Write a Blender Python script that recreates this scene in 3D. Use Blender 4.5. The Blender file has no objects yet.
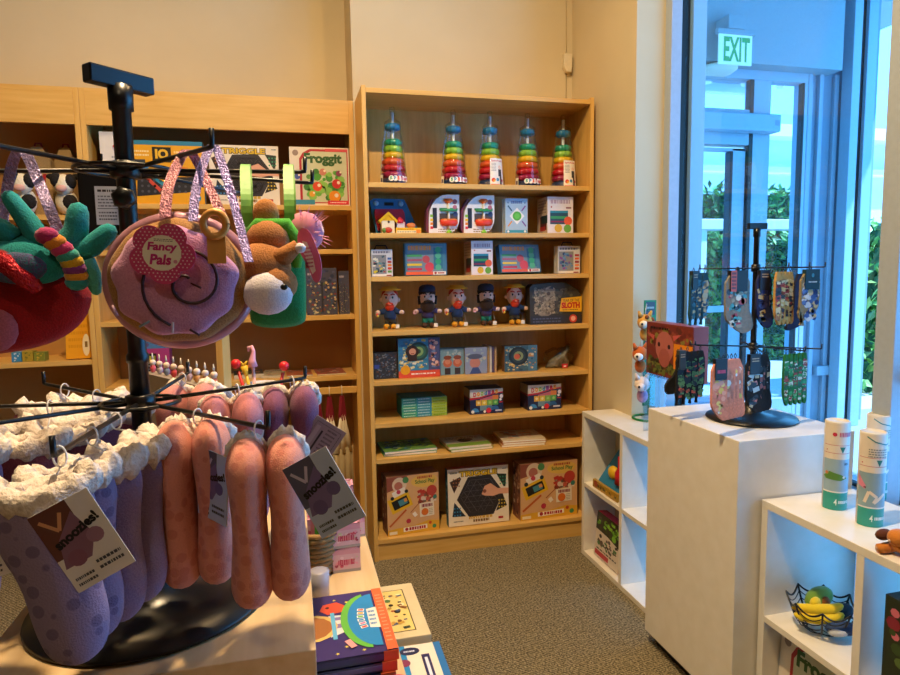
import bpy, math, random
from mathutils import Vector, Matrix, Euler
random.seed(7)
S = bpy.context.scene
COL = S.collection
PI = math.pi
# ---------------------------------------------------------------- camera
RM = Matrix(((0.9700221, 0.0396917, -0.2397532), (-0.2425147, 0.0947323, -0.9655115), (-0.0156104, 0.9947112, 0.1015182)))
CP = Vector((-0.3267436, -2.8245473, 1.3251892))
F = 637.0
def at(px, py, **k):
    """point of a known world plane (x=, y= or z=) seen at a pixel"""
    d = RM @ Vector((px - 450, 337.5 - py, -F))
    (a, v), = k.items()
    i = 'xyz'.index(a)
    return CP + d * ((v - CP[i]) / d[i])
cd = bpy.data.cameras.new('camera'); cd.sensor_width = 36; cd.lens = F / 900 * 36; cd.clip_start = .02; cd.clip_end = 200
cam = bpy.data.objects.new('camera', cd); COL.objects.link(cam)
cam.matrix_world = Matrix.Translation(CP) @ RM.to_4x4()
S.camera = cam
# ---------------------------------------------------------------- materials
def lin(c):
    return tuple((x / 12.92 if x <= .04045 else ((x + .055) / 1.055) ** 2.4) for x in c)
def hexc(h):
    return lin(tuple(int(h[i:i + 2], 16) / 255 for i in (0, 2, 4)))
MC = {}
def mat(h, rough=.55, metal=0, var=.08, bump=0, scale=60, sheen=0, key='', coat=0, alpha=1, emit=0, trans=0, ramp=None, stretch=None, spec=.5):
    k = (h, rough, metal, var, bump, scale, sheen, key, coat, emit, trans, ramp, stretch, spec)
    if k in MC: return MC[k]
    m = bpy.data.materials.new((key or 'paint') + '_' + h); m.use_nodes = True
    n = m.node_tree; N = n.nodes; L = n.links
    b = N['Principled BSDF']; c = hexc(h)
    b.inputs['Roughness'].default_value = rough; b.inputs['Metallic'].default_value = metal
    b.inputs['Specular IOR Level'].default_value = spec
    if sheen: b.inputs['Sheen Weight'].default_value = sheen; b.inputs['Sheen Roughness'].default_value = .4
    if coat: b.inputs['Coat Weight'].default_value = coat; b.inputs['Coat Roughness'].default_value = .1
    if trans: b.inputs['Transmission Weight'].default_value = trans
    tc = N.new('ShaderNodeTexCoord'); mp = N.new('ShaderNodeMapping'); nz = N.new('ShaderNodeTexNoise')
    L.new(tc.outputs['Object'], mp.inputs['Vector']); L.new(mp.outputs[0], nz.inputs['Vector'])
    if stretch: mp.inputs['Scale'].default_value = stretch
    nz.inputs['Scale'].default_value = scale; nz.inputs['Detail'].default_value = 4
    rp = N.new('ShaderNodeValToRGB'); L.new(nz.outputs['Fac'], rp.inputs['Fac'])
    rp.color_ramp.elements[0].position = .3; rp.color_ramp.elements[1].position = .7
    c2 = hexc(ramp) if ramp else tuple(x * (1 - var) for x in c)
    rp.color_ramp.elements[0].color = (*c2, 1); rp.color_ramp.elements[1].color = (*c, 1)
    L.new(rp.outputs['Color'], b.inputs['Base Color'])
    if bump:
        bp = N.new('ShaderNodeBump'); bp.inputs['Strength'].default_value = bump; bp.inputs['Distance'].default_value = .004
        L.new(nz.outputs['Fac'], bp.inputs['Height']); L.new(bp.outputs[0], b.inputs['Normal'])
    if emit:
        b.inputs['Emission Color'].default_value = (*c, 1); b.inputs['Emission Strength'].default_value = emit
    MC[k] = m
    return m
def glass(name, tint=(1, 1, 1), refl=.08, fres=.45):
    m = bpy.data.materials.new(name); m.use_nodes = True
    n = m.node_tree; N = n.nodes; L = n.links; N.remove(N['Principled BSDF'])
    o = N['Material Output']; t = N.new('ShaderNodeBsdfTransparent'); t.inputs[0].default_value = (*tint, 1)
    g = N.new('ShaderNodeBsdfGlossy'); g.inputs['Roughness'].default_value = .02; x = N.new('ShaderNodeMixShader')
    f = N.new('ShaderNodeLayerWeight'); f.inputs[0].default_value = .25
    ma = N.new('ShaderNodeMath'); ma.operation = 'MULTIPLY_ADD'; ma.inputs[1].default_value = fres; ma.inputs[2].default_value = refl
    L.new(f.outputs['Fresnel'], ma.inputs[0]); L.new(ma.outputs[0], x.inputs[0]); L.new(t.outputs[0], x.inputs[1]); L.new(g.outputs[0], x.inputs[2])
    L.new(x.outputs[0], o.inputs[0])
    return m
MAPLE = mat('deb266', .42, var=.12, scale=9, stretch=(1, 1, 14), key='maple_veneer', ramp='cf9f50')
MAPLEH = mat('deb266', .42, var=.12, scale=9, stretch=(14, 1, 1), key='maple_veneer_level', ramp='cf9f50')
for mm in (MAPLE, MAPLEH):  # veneer grain runs along one axis
    pass
MAPLE.node_tree.nodes['Mapping'].inputs['Scale'].default_value = (6, 6, .5)
MAPLEH.node_tree.nodes['Mapping'].inputs['Scale'].default_value = (.5, 6, 6)
TABLE = mat('dcc096', .38, var=.1, scale=8, stretch=(6, .5, 6), key='beech_laminate', ramp='cfae7e')
WHITE = mat('e9e4da', .35, var=.03, scale=20, key='white_laminate', ramp='e2dccf')
BLACK = mat('0c0c0e', .32, var=.3, scale=80, key='black_powder_coat')
WALLM = mat('cfc09e', .8, var=.04, scale=3, bump=.05, key='cream_wall_paint', ramp='c9b996')
FRAMEM = mat('a3b6c6', .4, metal=.0, var=.05, key='aluminium_frame')
GASK = mat('08090b', .5, key='rubber_gasket')
# ---------------------------------------------------------------- mesh builder
def rot(rx=0, ry=0, rz=0): return Euler((rx, ry, rz)).to_matrix().to_4x4()
def TR(x=0, y=0, z=0): return Matrix.Translation((x, y, z))
class B:
    def __init__(s): s.v = []; s.f = []; s.fm = []; s.m = []; s.sm = []
    def mi(s, m):
        if m not in s.m: s.m.append(m)
        return s.m.index(m)
    def add(s, vs, fs, m, T=None, smooth=False):
        o = len(s.v); i = s.mi(m)
        s.v += [tuple(T @ Vector(v)) if T else tuple(v) for v in vs]
        s.f += [tuple(o + j for j in f) for f in fs]; s.fm += [i] * len(fs); s.sm += [smooth] * len(fs)
        return s
    def box(s, x0, x1, y0, y1, z0, z1, m, T=None):
        vs = [(x, y, z) for x in (x0, x1) for y in (y0, y1) for z in (z0, z1)]
        return s.add(vs, [(0, 1, 3, 2), (4, 6, 7, 5), (0, 4, 5, 1), (2, 3, 7, 6), (0, 2, 6, 4), (1, 5, 7, 3)], m, T)
    def tube(s, pts, r, m, n=8, T=None, cap=True):
        pts = [Vector(p) for p in pts]; k = len(pts)
        rs = r if isinstance(r, (list, tuple)) else [r] * k
        vs = []; fs = []; up = None
        for i, p in enumerate(pts):
            d = (pts[min(i + 1, k - 1)] - pts[max(i - 1, 0)]).normalized()
            if up is None: up = d.orthogonal().normalized()
            up = (up - d * up.dot(d)); up = up.normalized() if up.length > 1e-6 else d.orthogonal().normalized()
            w = d.cross(up)
            for j in range(n):
                a = 2 * PI * j / n; vs.append(p + (up * math.cos(a) + w * math.sin(a)) * rs[i])
        for i in range(k - 1):
            for j in range(n):
                a = i * n + j; b = i * n + (j + 1) % n; fs.append((a, b, b + n, a + n))
        if cap: fs += [tuple(range(n))[::-1], tuple(range((k - 1) * n, k * n))]
        return s.add(vs, fs, m, T, True)
    def lathe(s, prof, m, n=24, T=None, sx=1, sy=1, lobes=0, la=0):
        """prof: (r, z) pairs, bottom to top"""
        vs = []; fs = []
        for (r, z) in prof:
            for j in range(n):
                a = 2 * PI * j / n; rr = r * (1 + la * math.cos(lobes * a)) if lobes else r
                vs.append((rr * math.cos(a) * sx, rr * math.sin(a) * sy, z))
        k = len(prof)
        for i in range(k - 1):
            for j in range(n):
                a = i * n + j; b = i * n + (j + 1) % n; fs.append((a, b, b + n, a + n))
        if prof[0][0] > 1e-5: fs.append(tuple(range(n))[::-1])
        if prof[-1][0] > 1e-5: fs.append(tuple(range((k - 1) * n, k * n)))
        return s.add(vs, fs, m, T, True)
    def ball(s, c, r, m, n=16, T=None, fn=None):
        """c centre, r (rx,ry,rz); fn(unit vector) -> radius factor"""
        if not isinstance(r, (tuple, list)): r = (r, r, r)
        vs = []; fs = []; k = n // 2
        for i in range(k + 1):
            t = PI * i / k
            for j in range(n):
                a = 2 * PI * j / n; u = Vector((math.sin(t) * math.cos(a), math.sin(t) * math.sin(a), math.cos(t)))
                g = fn(u) if fn else 1
                vs.append((c[0] + u.x * r[0] * g, c[1] + u.y * r[1] * g, c[2] + u.z * r[2] * g))
        for i in range(k):
            for j in range(n):
                a = i * n + j; b = i * n + (j + 1) % n
                fs.append((a, a + n, b + n, b))
        return s.add(vs, fs, m, T, True)
    def prism(s, out, y0, y1, m, T=None, smooth=False):
        """outline in (x,z), thickness along y (y0 front)"""
        n = len(out); vs = [(x, y0, z) for x, z in out] + [(x, y1, z) for x, z in out]
        fs = [tuple(range(n)), tuple(range(n, 2 * n))[::-1]] + [(i, i + n, (i + 1) % n + n, (i + 1) % n) for i in range(n)]
        return s.add(vs, fs, m, T, smooth)
    def puff(s, out, th, m, T=None, rings=5, c=None, sharp=.5, spine=None):
        """outline in (x,z) inflated to a cushion of half thickness th along y"""
        n = len(out); cx = sum(p[0] for p in out) / n if c is None else c[0]; cz = sum(p[1] for p in out) / n if c is None else c[1]
        vs = []; fs = []; lv = [math.sin(PI / 2 * i / rings) for i in range(rings + 1)]
        rows = []
        for sg in (-1, 1):
            R = []
            for i in range(rings + 1):
                t = lv[rings - i] if 0 else i / rings
                t = t ** 1.5
                k = 1 - t * .999
                y = sg * th * (1 - (1 - t) ** 2) ** sharp
                if i == rings and not spine:
                    vs.append((cx, y, cz)); R.append([len(vs) - 1])
                elif i == 0 and sg == 1: R.append(rows[0][0])
                else:
                    a = len(vs); tz = [min(max(z, spine[0]), spine[1]) if spine else cz for x, z in out]; vs += [(cx + (x - cx) * k, y, q + (z - q) * k) for (x, z), q in zip(out, tz)]; R.append(list(range(a, a + n)))
            rows.append(R)
            for i in range(rings):
                p, q = R[i], R[i + 1]
                for j in range(n):
                    j2 = (j + 1) % n
                    f = (p[j], p[j2], q[j2], q[j]) if len(q) > 1 else (p[j], p[j2], q[0])
                    fs.append(f if sg < 0 else f[::-1])
        return s.add(vs, fs, m, T, True)
    def art(s, a, fn, T=None):
        """a: list of (verts2d, faces, material, layer); fn(u, v, off) -> point"""
        for (vs, fs, m, ly) in a.items:
            s.add([fn(u, v, ly * .00005 + .0003) for u, v in vs], fs, m, T)
        return s
    def build(s, name, parent=None, loc=(0, 0, 0), rz=0, bevel=0, seg=2, sub=0, rot3=None):
        me = bpy.data.meshes.new(name); me.from_pydata(s.v, [], s.f)
        for m in s.m: me.materials.append(m)
        me.polygons.foreach_set('material_index', s.fm); me.polygons.foreach_set('use_smooth', s.sm); me.update()
        o = bpy.data.objects.new(name, me); COL.objects.link(o); o.location = loc
        o.rotation_euler = rot3 if rot3 else (0, 0, rz)
        if parent: o.parent = parent
        if bevel:
            d = o.modifiers.new('bevel', 'BEVEL'); d.width = bevel; d.segments = seg; d.limit_method = 'ANGLE'
        if sub:
            d = o.modifiers.new('sub', 'SUBSURF'); d.levels = sub; d.render_levels = sub
        return o
def empty(name, loc=(0, 0, 0), rz=0, rot3=None):
    o = bpy.data.objects.new(name, None); COL.objects.link(o); o.location = loc; o.rotation_euler = rot3 if rot3 else (0, 0, rz); o.empty_display_size = .02
    return o
def tag(o, label, cat, group=None, kind=None):
    o['label'] = label; o['category'] = cat
    if group: o['group'] = group
    if kind: o['kind'] = kind
    return o
def struct(o): o['kind'] = 'structure'; return o
def dup(o, loc=None, rz=None, parent=None, rot3=None):
    c = o.copy(); COL.objects.link(c)
    if parent: c.parent = parent
    if loc is not None: c.location = loc
    if rz is not None: c.rotation_euler = (0, 0, rz)
    if rot3 is not None: c.rotation_euler = rot3
    for ch in list(o.children): dup(ch, parent=c)
    return c
# ---------------------------------------------------------------- flat artwork on faces
_TX = {}
def text_mesh(t, bold=0.0):
    if (t, bold) in _TX: return _TX[(t, bold)]
    cu = bpy.data.curves.new('t', 'FONT'); cu.body = t; cu.size = 1; cu.offset = bold; cu.resolution_u = 3; cu.fill_mode = 'FRONT'
    ob = bpy.data.objects.new('t', cu); COL.objects.link(ob)
    dg = bpy.context.evaluated_depsgraph_get(); me = bpy.data.meshes.new_from_object(ob.evaluated_get(dg))
    vs = [(v.co.x, v.co.y) for v in me.vertices]; fs = [tuple(p.vertices) for p in me.polygons]
    bpy.data.objects.remove(ob); bpy.data.curves.remove(cu); bpy.data.meshes.remove(me)
    x0 = min(v[0] for v in vs); x1 = max(v[0] for v in vs); y0 = min(v[1] for v in vs); y1 = max(v[1] for v in vs)
    r = ([((x - x0) / (x1 - x0), (y - y0) / (y1 - y0)) for x, y in vs], fs)
    _TX[(t, bold)] = r
    return r
class Art:
    """shapes in a 0..1 x 0..1 panel (u right, v up)"""
    def __init__(s, asp=1): s.items = []; s.ly = 0; s.asp = asp
    def poly(s, pts, c, m=None, up=True):
        s.ly += 1 if up else 0
        s.items.append((list(pts), [tuple(range(len(pts)))], m or mat(c, .4, var=.04), s.ly)); return s
    def rect(s, u0, v0, u1, v1, c, a=0, up=True):
        p = [(u0, v0), (u1, v0), (u1, v1), (u0, v1)]
        if a:
            cu, cv = (u0 + u1) / 2, (v0 + v1) / 2; k, z = math.cos(a), math.sin(a)
            p = [(cu + (x - cu) * k - (y - cv) * z / s.asp, cv + (x - cu) * z * s.asp + (y - cv) * k) for x, y in p]
        return s.poly(p, c, up=up)
    def circ(s, u, v, r, c, n=14, rv=None, a0=0, a1=2 * PI, up=True):
        rv = rv or r * s.asp
        return s.poly([(u + r * math.cos(a0 + (a1 - a0) * i / n), v + rv * math.sin(a0 + (a1 - a0) * i / n)) for i in range(n + (0 if a1 - a0 > 6.28 else 1))], c, up=up)
    def line(s, pts, w, c):
        for (a, b) in zip(pts, pts[1:]):
            d = Vector((b[0] - a[0], (b[1] - a[1]) / s.asp)); l = d.length or 1; n = Vector((-d.y, d.x)) / l * w / 2
            s.poly([(a[0] + n.x, a[1] + n.y * s.asp), (a[0] - n.x, a[1] - n.y * s.asp), (b[0] - n.x, b[1] - n.y * s.asp), (b[0] + n.x, b[1] + n.y * s.asp)], c, up=False)
        return s
    def text(s, t, u0, v0, u1, v1, c, bold=.02, a=0, shear=0, arc=0):
        vs, fs = text_mesh(t, bold); s.ly += 1; cu, cv = (u0 + u1) / 2, (v0 + v1) / 2; k, z = math.cos(a), math.sin(a)
        out = []
        for x, y in vs:
            X = u0 + x * (u1 - u0) - cu + shear * (y - .5) * (v1 - v0); Y = v0 + y * (v1 - v0) - cv + arc * (1 - (2 * x - 1) ** 2)
            out.append((cu + X * k - Y * z / s.asp, cv + X * z * s.asp + Y * k))
        s.items.append((out, fs, mat(c, .4, var=.04), s.ly)); return s
    def busy(s, u0, v0, u1, v1, cols, n=40, sz=.06, seed=1, kinds='cr'):
        r = random.Random(seed); s.ly += 1
        for i in range(n):
            u = r.uniform(u0 + sz, u1 - sz); v = r.uniform(v0 + sz * s.asp, v1 - sz * s.asp); q = sz * r.uniform(.4, 1); c = r.choice(cols); k = r.choice(kinds)
            if i % 6 == 5: s.ly += 1
            if k == 'c': s.circ(u, v, q, c, 8, up=False)
            else: s.rect(u - q, v - q * s.asp * .6, u + q, v + q * s.asp * .6, c, r.uniform(-1, 1) * .5, up=False)
        return s
    def wave(s, u0, u1, vb, vt, c, amp=.02, n=4, ph=0):
        N = 16; return s.poly([(u0, vb), (u1, vb)] + [(u1 + (u0 - u1) * i / N, vt + amp * math.sin(ph + 2 * PI * n * i / N)) for i in range(N + 1)], c)
    def fine(s, mu):
        """cut wide shapes into narrow triangles so they can wrap a tube"""
        def cut(a, b, c):
            e = max(((abs(p[0] - q[0]), k) for k, (p, q) in enumerate(((a, b), (b, c), (c, a)))))
            if e[0] <= mu: return [(a, b, c)]
            t = [a, b, c]; t = t[e[1]:] + t[:e[1]]; m = ((t[0][0] + t[1][0]) / 2, (t[0][1] + t[1][1]) / 2)
            return cut(t[0], m, t[2]) + cut(m, t[1], t[2])
        out = []
        for (vs, fs, m, ly) in s.items:
            T = []
            for f in fs:
                for i in range(1, len(f) - 1): T += cut(vs[f[0]], vs[f[i]], vs[f[i + 1]])
            out.append(([p for t in T for p in t], [(3 * i, 3 * i + 1, 3 * i + 2) for i in range(len(T))], m, ly))
        s.items = out; return s
    def lines(s, u0, v0, u1, v1, c, n=3, seed=0, fill=.45):
        """rows of tiny unreadable print"""
        r = random.Random(seed); s.ly += 1
        for i in range(n):
            v = v1 - (i + .5) * (v1 - v0) / n; h = (v1 - v0) / n * fill / 2; u = u0
            while u < u1 - .01:
                w = r.uniform(.3, 1) * .14 * (u1 - u0); e = min(u + w, u1)
                s.rect(u, v - h, e, v + h, c, up=False); u = e + .03 * (u1 - u0)
        return s
def face_front(w, h, y=0): return lambda u, v, o: (-w / 2 + u * w, y - o, v * h)
def face_left(x, d0, d1, h): return lambda u, v, o: (x - o, d1 + (d0 - d1) * u, v * h)
def face_right(x, d0, d1, h): return lambda u, v, o: (x + o, d0 + (d1 - d0) * u, v * h)
def face_top(w, d, z): return lambda u, v, o: (-w / 2 + u * w, -d / 2 + v * d, z + o)
# ---------------------------------------------------------------- room
def roombox(name, *a, m=WALLM, bevel=0):
    b = B(); b.box(*a, m); return struct(b.build(name, bevel=bevel))
def carpet():
    m = bpy.data.materials.new('carpet_weave'); m.use_nodes = True; N = m.node_tree.nodes; L = m.node_tree.links; b = N['Principled BSDF']
    b.inputs['Roughness'].default_value = .95; b.inputs['Specular IOR Level'].default_value = .1
    tc = N.new('ShaderNodeTexCoord'); nz = N.new('ShaderNodeTexNoise'); nz.inputs['Scale'].default_value = 150; nz.inputs['Detail'].default_value = 3
    n2 = N.new('ShaderNodeTexNoise'); n2.inputs['Scale'].default_value = 6
    wv = N.new('ShaderNodeTexWave'); wv.inputs['Scale'].default_value = 42; wv.inputs['Distortion'].default_value = 5; wv.inputs['Detail'].default_value = 2; wv.inputs['Detail Scale'].default_value = 3; wv.bands_direction = 'DIAGONAL'
    r = N.new('ShaderNodeValToRGB'); e = r.color_ramp.elements
    e[0].position = .32; e[0].color = (*hexc('4c4536'), 1); e[1].position = .68; e[1].color = (*hexc('a39679'), 1)
    e.new(.5).color = (*hexc('776c55'), 1)
    mx = N.new('ShaderNodeMath'); mx.operation = 'MULTIPLY_ADD'; mx.inputs[1].default_value = .22; L.new(wv.outputs['Fac'], mx.inputs[0])
    m3 = N.new('ShaderNodeMath'); m3.operation = 'SUBTRACT'; m3.inputs[1].default_value = .11; L.new(nz.outputs['Fac'], m3.inputs[0]); L.new(m3.outputs[0], mx.inputs[2])
    for x in (nz, n2, wv): L.new(tc.outputs['Object'], x.inputs['Vector'])
    L.new(mx.outputs[0], r.inputs[0]); L.new(r.outputs[0], b.inputs['Base Color'])
    bp = N.new('ShaderNodeBump'); bp.inputs['Strength'].default_value = .6; bp.inputs['Distance'].default_value = .004; L.new(mx.outputs[0], bp.inputs['Height']); L.new(bp.outputs[0], b.inputs['Normal'])
    return m
roombox('floor', -3.6, 1.34, -5.6, .7, -.06, 0, m=carpet())
roombox('ceiling', -3.6, 1.34, -5.6, .7, 3.4, 3.46, m=mat('a89c88', .9, key='ceiling_tile'))
roombox('wall_back', -.0052, 1.25, .30, .72, 0, 3.4)
roombox('wall_niche', -3.6, -.0052, .60, .72, 0, 3.4)
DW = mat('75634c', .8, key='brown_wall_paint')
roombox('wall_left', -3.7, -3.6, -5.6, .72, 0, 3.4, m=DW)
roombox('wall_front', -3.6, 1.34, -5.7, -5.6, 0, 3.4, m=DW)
roombox('wall_right', 1.115, 1.25, -.33, .30, 0, 3.4)
roombox('baseboard_back', 1.095, 1.115, -.33, .0, 0, .09, m=mat('3a3128', .5, key='cove_base'), bevel=.003)
# the glazed wall: mullions at x = 1.25, glass at 1.315
G = glass('window_glass', (.86, .95, 1.0), .004, .12)
FROST = bpy.data.materials.new('frosted_glass'); FROST.use_nodes = True
_n = FROST.node_tree; _t = _n.nodes.new('ShaderNodeBsdfTranslucent'); _t.inputs[0].default_value = (.55, .72, .9, 1); _d = _n.nodes.new('ShaderNodeMixShader'); _d.inputs[0].default_value = .35
_n.links.new(_t.outputs[0], _d.inputs[1]); _n.links.new(_n.nodes['Principled BSDF'].outputs[0], _d.inputs[2]); _n.links.new(_d.outputs[0], _n.nodes['Material Output'].inputs[0]); _n.nodes['Principled BSDF'].inputs['Base Color'].default_value = (.6, .7, .8, 1)
def mullion(n, y0, y1):
    b = B(); b.box(1.25, 1.30, y0, y1, 0, 3.4, mat('a5b0bc', .45, key='mullion_paint')); b.box(1.345, 1.41, y0 - .01, y1 + .01, 0, 3.4, FRAMEM); b.box(1.30, 1.345, y0 + .012, y1 - .012, 0, 3.4, GASK)
    return struct(b.build('trim_%d' % n, bevel=.002))
mullion(1, -.375, -.325); mullion(2, -1.455, -1.395); mullion(3, -2.56, -2.5); roombox('wall_daylight_block', 1.25, 1.37, -5.6, -2.57, 0, 3.4, m=DW)  # last: unseen solid wall, added in place of glazing to cut blue daylight
for k, (y0, y1) in enumerate([(-1.395, -.375), (-2.5, -1.455)]):
    w = empty('window_%d' % (k + 1), (1.32, (y0 + y1) / 2, 0)); struct(w); w.rotation_euler = (0, 0, 0)
    h = (y1 - y0) / 2
    g = B(); g.box(-.004, .004, -h, h, .66, 3.4, G); g.build('pane', w)
    f = B(); f.box(-.05, .05, -h, h, .60, .66, FRAMEM); f.box(-.012, .012, -h, h, .66, .672, GASK)
    if k: f.box(-.03, .03, -h, h, 1.0, 1.04, FRAMEM)
    f.build('rail', w, bevel=.003)
    s = B(); s.box(-.004, .004, -h, h, 0, .60, G); s.build('lower_pane', w)
# ---------------------------------------------------------------- vestibule and outdoors, seen through the glass
VY = 1.6
def vx(px, y=VY, py=150): return at(px, py, y=y).x
def vz(py, y=VY, px=760): return at(px, py, y=y).z
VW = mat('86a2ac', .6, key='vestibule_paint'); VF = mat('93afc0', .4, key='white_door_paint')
L0, R0 = 1.42, vx(843)
soff = vz(72, VY)
roombox('wall_vestibule', 1.42, vx(845, 1.4, 60), 1.42, VY + .12, vz(64, 1.42), 3.7, m=VW)
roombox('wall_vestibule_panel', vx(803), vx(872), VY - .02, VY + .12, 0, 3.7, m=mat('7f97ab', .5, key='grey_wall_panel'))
b = B()
for px in (801, 812, 827): b.box(vx(px), vx(px + 4), VY - .055, VY - .02, 0, soff, mat('93a9bb', .5, key='panel_strip'))  # paler vertical strips on the grey panel
b.box(vx(819), vx(845), VY - .08, VY - .02, vz(373, px=830), vz(364, px=830), VF)
struct(b.build('trim_vestibule', bevel=.004))
b = B(); b.box(vx(843, 1.5, 100), vx(851, 1.5, 100), 1.42, 1.52, 0, 3.7, VF); b.box(vx(857, 1.5, 100), vx(866, 1.5, 100), 1.42, 1.52, 0, 3.7, VF); b.box(vx(850, 1.5, 100), vx(858, 1.5, 100), 1.45, 1.52, 0, 3.7, GASK)
struct(b.build('trim_corner_post', bevel=.004))
roombox('ceiling_vestibule', 1.34, 5.0, -4.5, VY + .12, 3.7, 3.8, m=VW)  # vestibule ceiling, added unseen and stretched outward to block sun and sky
roombox('floor_vestibule', 1.34, 6.5, -1.6, 1.9, -.06, 0, m=mat('8e9aa3', .6, key='concrete_floor'))
d = empty('door_1', (vx(715), VY, 0)); struct(d); ox = d.location.x
f = B()
XL = vx(640)
for (a, c2, z0, z1) in [(XL, vx(803), vz(82), soff + .05), (vx(748), vx(765), 0, vz(82)), (XL, vx(748), vz(147), vz(112)), (vx(797), vx(806), 0, vz(82)), (XL - .08, XL, 0, vz(82)), (vx(765), vx(797), 0, .25)]:
    f.box(a - ox, c2 - ox, -.05, .06, z0, z1, VF)
f.box(vx(744) - ox, vx(748) - ox, -.052, .0, 0, vz(82), GASK); f.box(vx(796) - ox, vx(798) - ox, -.052, .0, .25, vz(82), GASK)
f.build('door_frame', d, bevel=.004)
f = B()
x0, x1 = XL + .04, vx(743)
for (a, c2, z0, z1) in [(vx(730), x1, .02, vz(150)), (x0, x0 + .1, .02, vz(150)), (x0, x1, vz(158) + .04, vz(150)), (x0, x1, .02, .3)]:
    f.box(a - ox, c2 - ox, -.03, .03, z0, z1, VF)
f.box(vx(728) - ox, vx(730.5) - ox, -.035, .035, .3, vz(153), GASK)
f.box(vx(700, py=250) - ox, vx(727, py=250) - ox, -.07, -.03, .98, 1.03, VF)
dl = f.build('door_leaf', d, bevel=.004)
g = B(); g.box(x0 + .1 - ox, vx(730) - ox, -.004, .004, .3, vz(153), G); g.build('door_glass', dl)
g = B(); g.box(XL - ox, vx(748) - ox, -.004, .004, vz(112), vz(82), G); g.build('transom_glass', d)
g = B(); g.box(vx(765) - ox, vx(797) - ox, -.004, .004, .25, vz(82), G); g.build('sidelight_glass', d)
b = B(); b.box(vx(680, 1.5, 120), vx(776, 1.5, 120), 1.44, VY - .055, vz(130, 1.44, 740), vz(112, 1.44, 740), VF)
a_ = Art(8); a_.rect(.93, .35, .98, .65, '8090a0'); w_ = vx(776, 1.5, 120) - vx(680, 1.5, 120); xm = (vx(776, 1.5, 120) + vx(680, 1.5, 120)) / 2; z0_ = vz(130, 1.44, 740); h_ = vz(112, 1.44, 740) - z0_
b.art(a_, lambda u, v, o: (xm - w_ / 2 + u * w_, 1.44 - o, z0_ + v * h_))
tag(b.build('door_operator', bevel=.012), 'long white automatic door operator box mounted above the glass entrance door', 'door operator')
# exit sign
e = empty('exit_sign', at(735, 50, y=1.30)); p = at(735, 50, y=1.30); sw = at(752, 50, y=1.30).x - at(719, 50, y=1.30).x; sh = (at(735, 33, y=1.3) - at(735, 63, y=1.3)).z
b = B(); b.box(-sw / 2, sw / 2, -.006, .006, -sh / 2, sh / 2, mat('cfeeee', .3, key='sign_acrylic', emit=.25))
a_ = Art(sw / sh); a_.text('EXIT', .14, .1, .93, .92, '10b060', .03)
b.art(a_, lambda u, v, o: (-sw / 2 + u * sw, -.007 - o, -sh / 2 + v * sh)); b.build('sign_panel', e)
b = B(); b.box(-sw / 2 - .02, sw / 2 + .02, -.02, .02, sh / 2, sh / 2 + .035, VW); b.box(-.08, .06, -.03, .119, sh / 2 + .035, sh / 2 + .13, VW); b.build('sign_housing', e, bevel=.006)
tag(e, 'green lettered exit sign hanging inside the glass vestibule above the door', 'exit sign')
p = at(718, 67, y=1.5); b = B(); b.lathe([(.10, 0), (.14, .03), (.14, .05), (.06, .07)], mat('d8d8c8', .5, key='fixture')); tag(b.build('ceiling_fixture', loc=(p.x, 1.5, vz(64, 1.42) - .069)), 'small round fixture under the soffit beside the exit sign', 'light fixture')
# outdoors
roombox('ground_outside', -6, 30, 1.9, 30, -.12, -.06, m=mat('b4bcc0', .9, key='paving'))
def outz(py, y): return at(760, py, y=y).z
HY = 6.0
def leaves(name, x0, x1, y0, y1, z0, z1, n, seed, label, cols=('3f7d35', '62a548', '89c460', '2c5c2a')):
    r = random.Random(seed); b = B()
    b.box(x0 + .15, x1 - .15, y0 + .15, y1 - .1, z0, z1 - .12, mat('1f4a26', .9, key='hedge_core'))
    ms = [mat(c, .5, var=.2, key='leaf') for c in cols]
    for i in range(n):
        p = Vector((r.uniform(x0, x1), y0 + abs(r.gauss(0, .12)), r.uniform(z0, z1 + r.uniform(-.1, .08))))
        a = r.uniform(.05, .10); M = Matrix.Translation(p) @ Euler((r.uniform(-1.2, 1.2), r.uniform(-1.2, 1.2), r.uniform(0, 6))).to_matrix().to_4x4()
        b.add([(-a, 0, 0), (0, -a * .45, .01), (a, 0, 0), (0, a * .45, .01)], [(0, 1, 2, 3)], r.choice(ms), M)
    return b.build(name)
h1 = leaves('hedge', at(640, 200, y=HY).x, at(812, 200, y=HY).x + 1, HY, HY + 1.2, -.06, outz(186, HY), 5200, 1, '')
tag(h1, 'clipped green hedge behind the pale rail, seen through the glass door', 'hedge')
h2 = leaves('shrub', at(640, 200, y=HY).x, at(830, 300, y=HY - .8).x, HY - .8, HY, -.06, outz(234, HY - .8), 4200, 2, '')
tag(h2, 'low dark green shrubs growing under the pale rail outside the door', 'shrubs')
h3 = leaves('tall_hedge', 5.2, 10.5, 2.6, 3.4, -.06, 1.9, 3000, 5, '', ('4c8a3a', '7ab352', '2c5c2a', 'a7c86a'))
tag(h3, 'green bushes outside the right hand window behind the paper tubes', 'hedge')
b = B(); b.box(at(640, 225, y=HY - .9).x, at(830, 225, y=HY - .9).x, HY - 1.2, HY - .9, outz(231, HY - .9), outz(221, HY - .9), mat('dfe6ea', .6, key='concrete'))
for px in (748, 690, 815): b.box(at(px, 225, y=HY - .9).x - .1, at(px, 225, y=HY - .9).x + .1, HY - 1.15, HY - .95, -.06, outz(231, HY - .9), mat('dfe6ea', .6, key='concrete'))
tag(b.build('garden_rail', bevel=.01), 'pale concrete rail on posts running in front of the hedge outside', 'railing')
FY = 14
b = B(); b.box(at(600, 150, y=FY).x, at(1100, 150, y=FY).x + 6, FY, FY + 1, -.06, outz(140, FY), mat('d8e2e8', .7, key='facade'))
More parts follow.
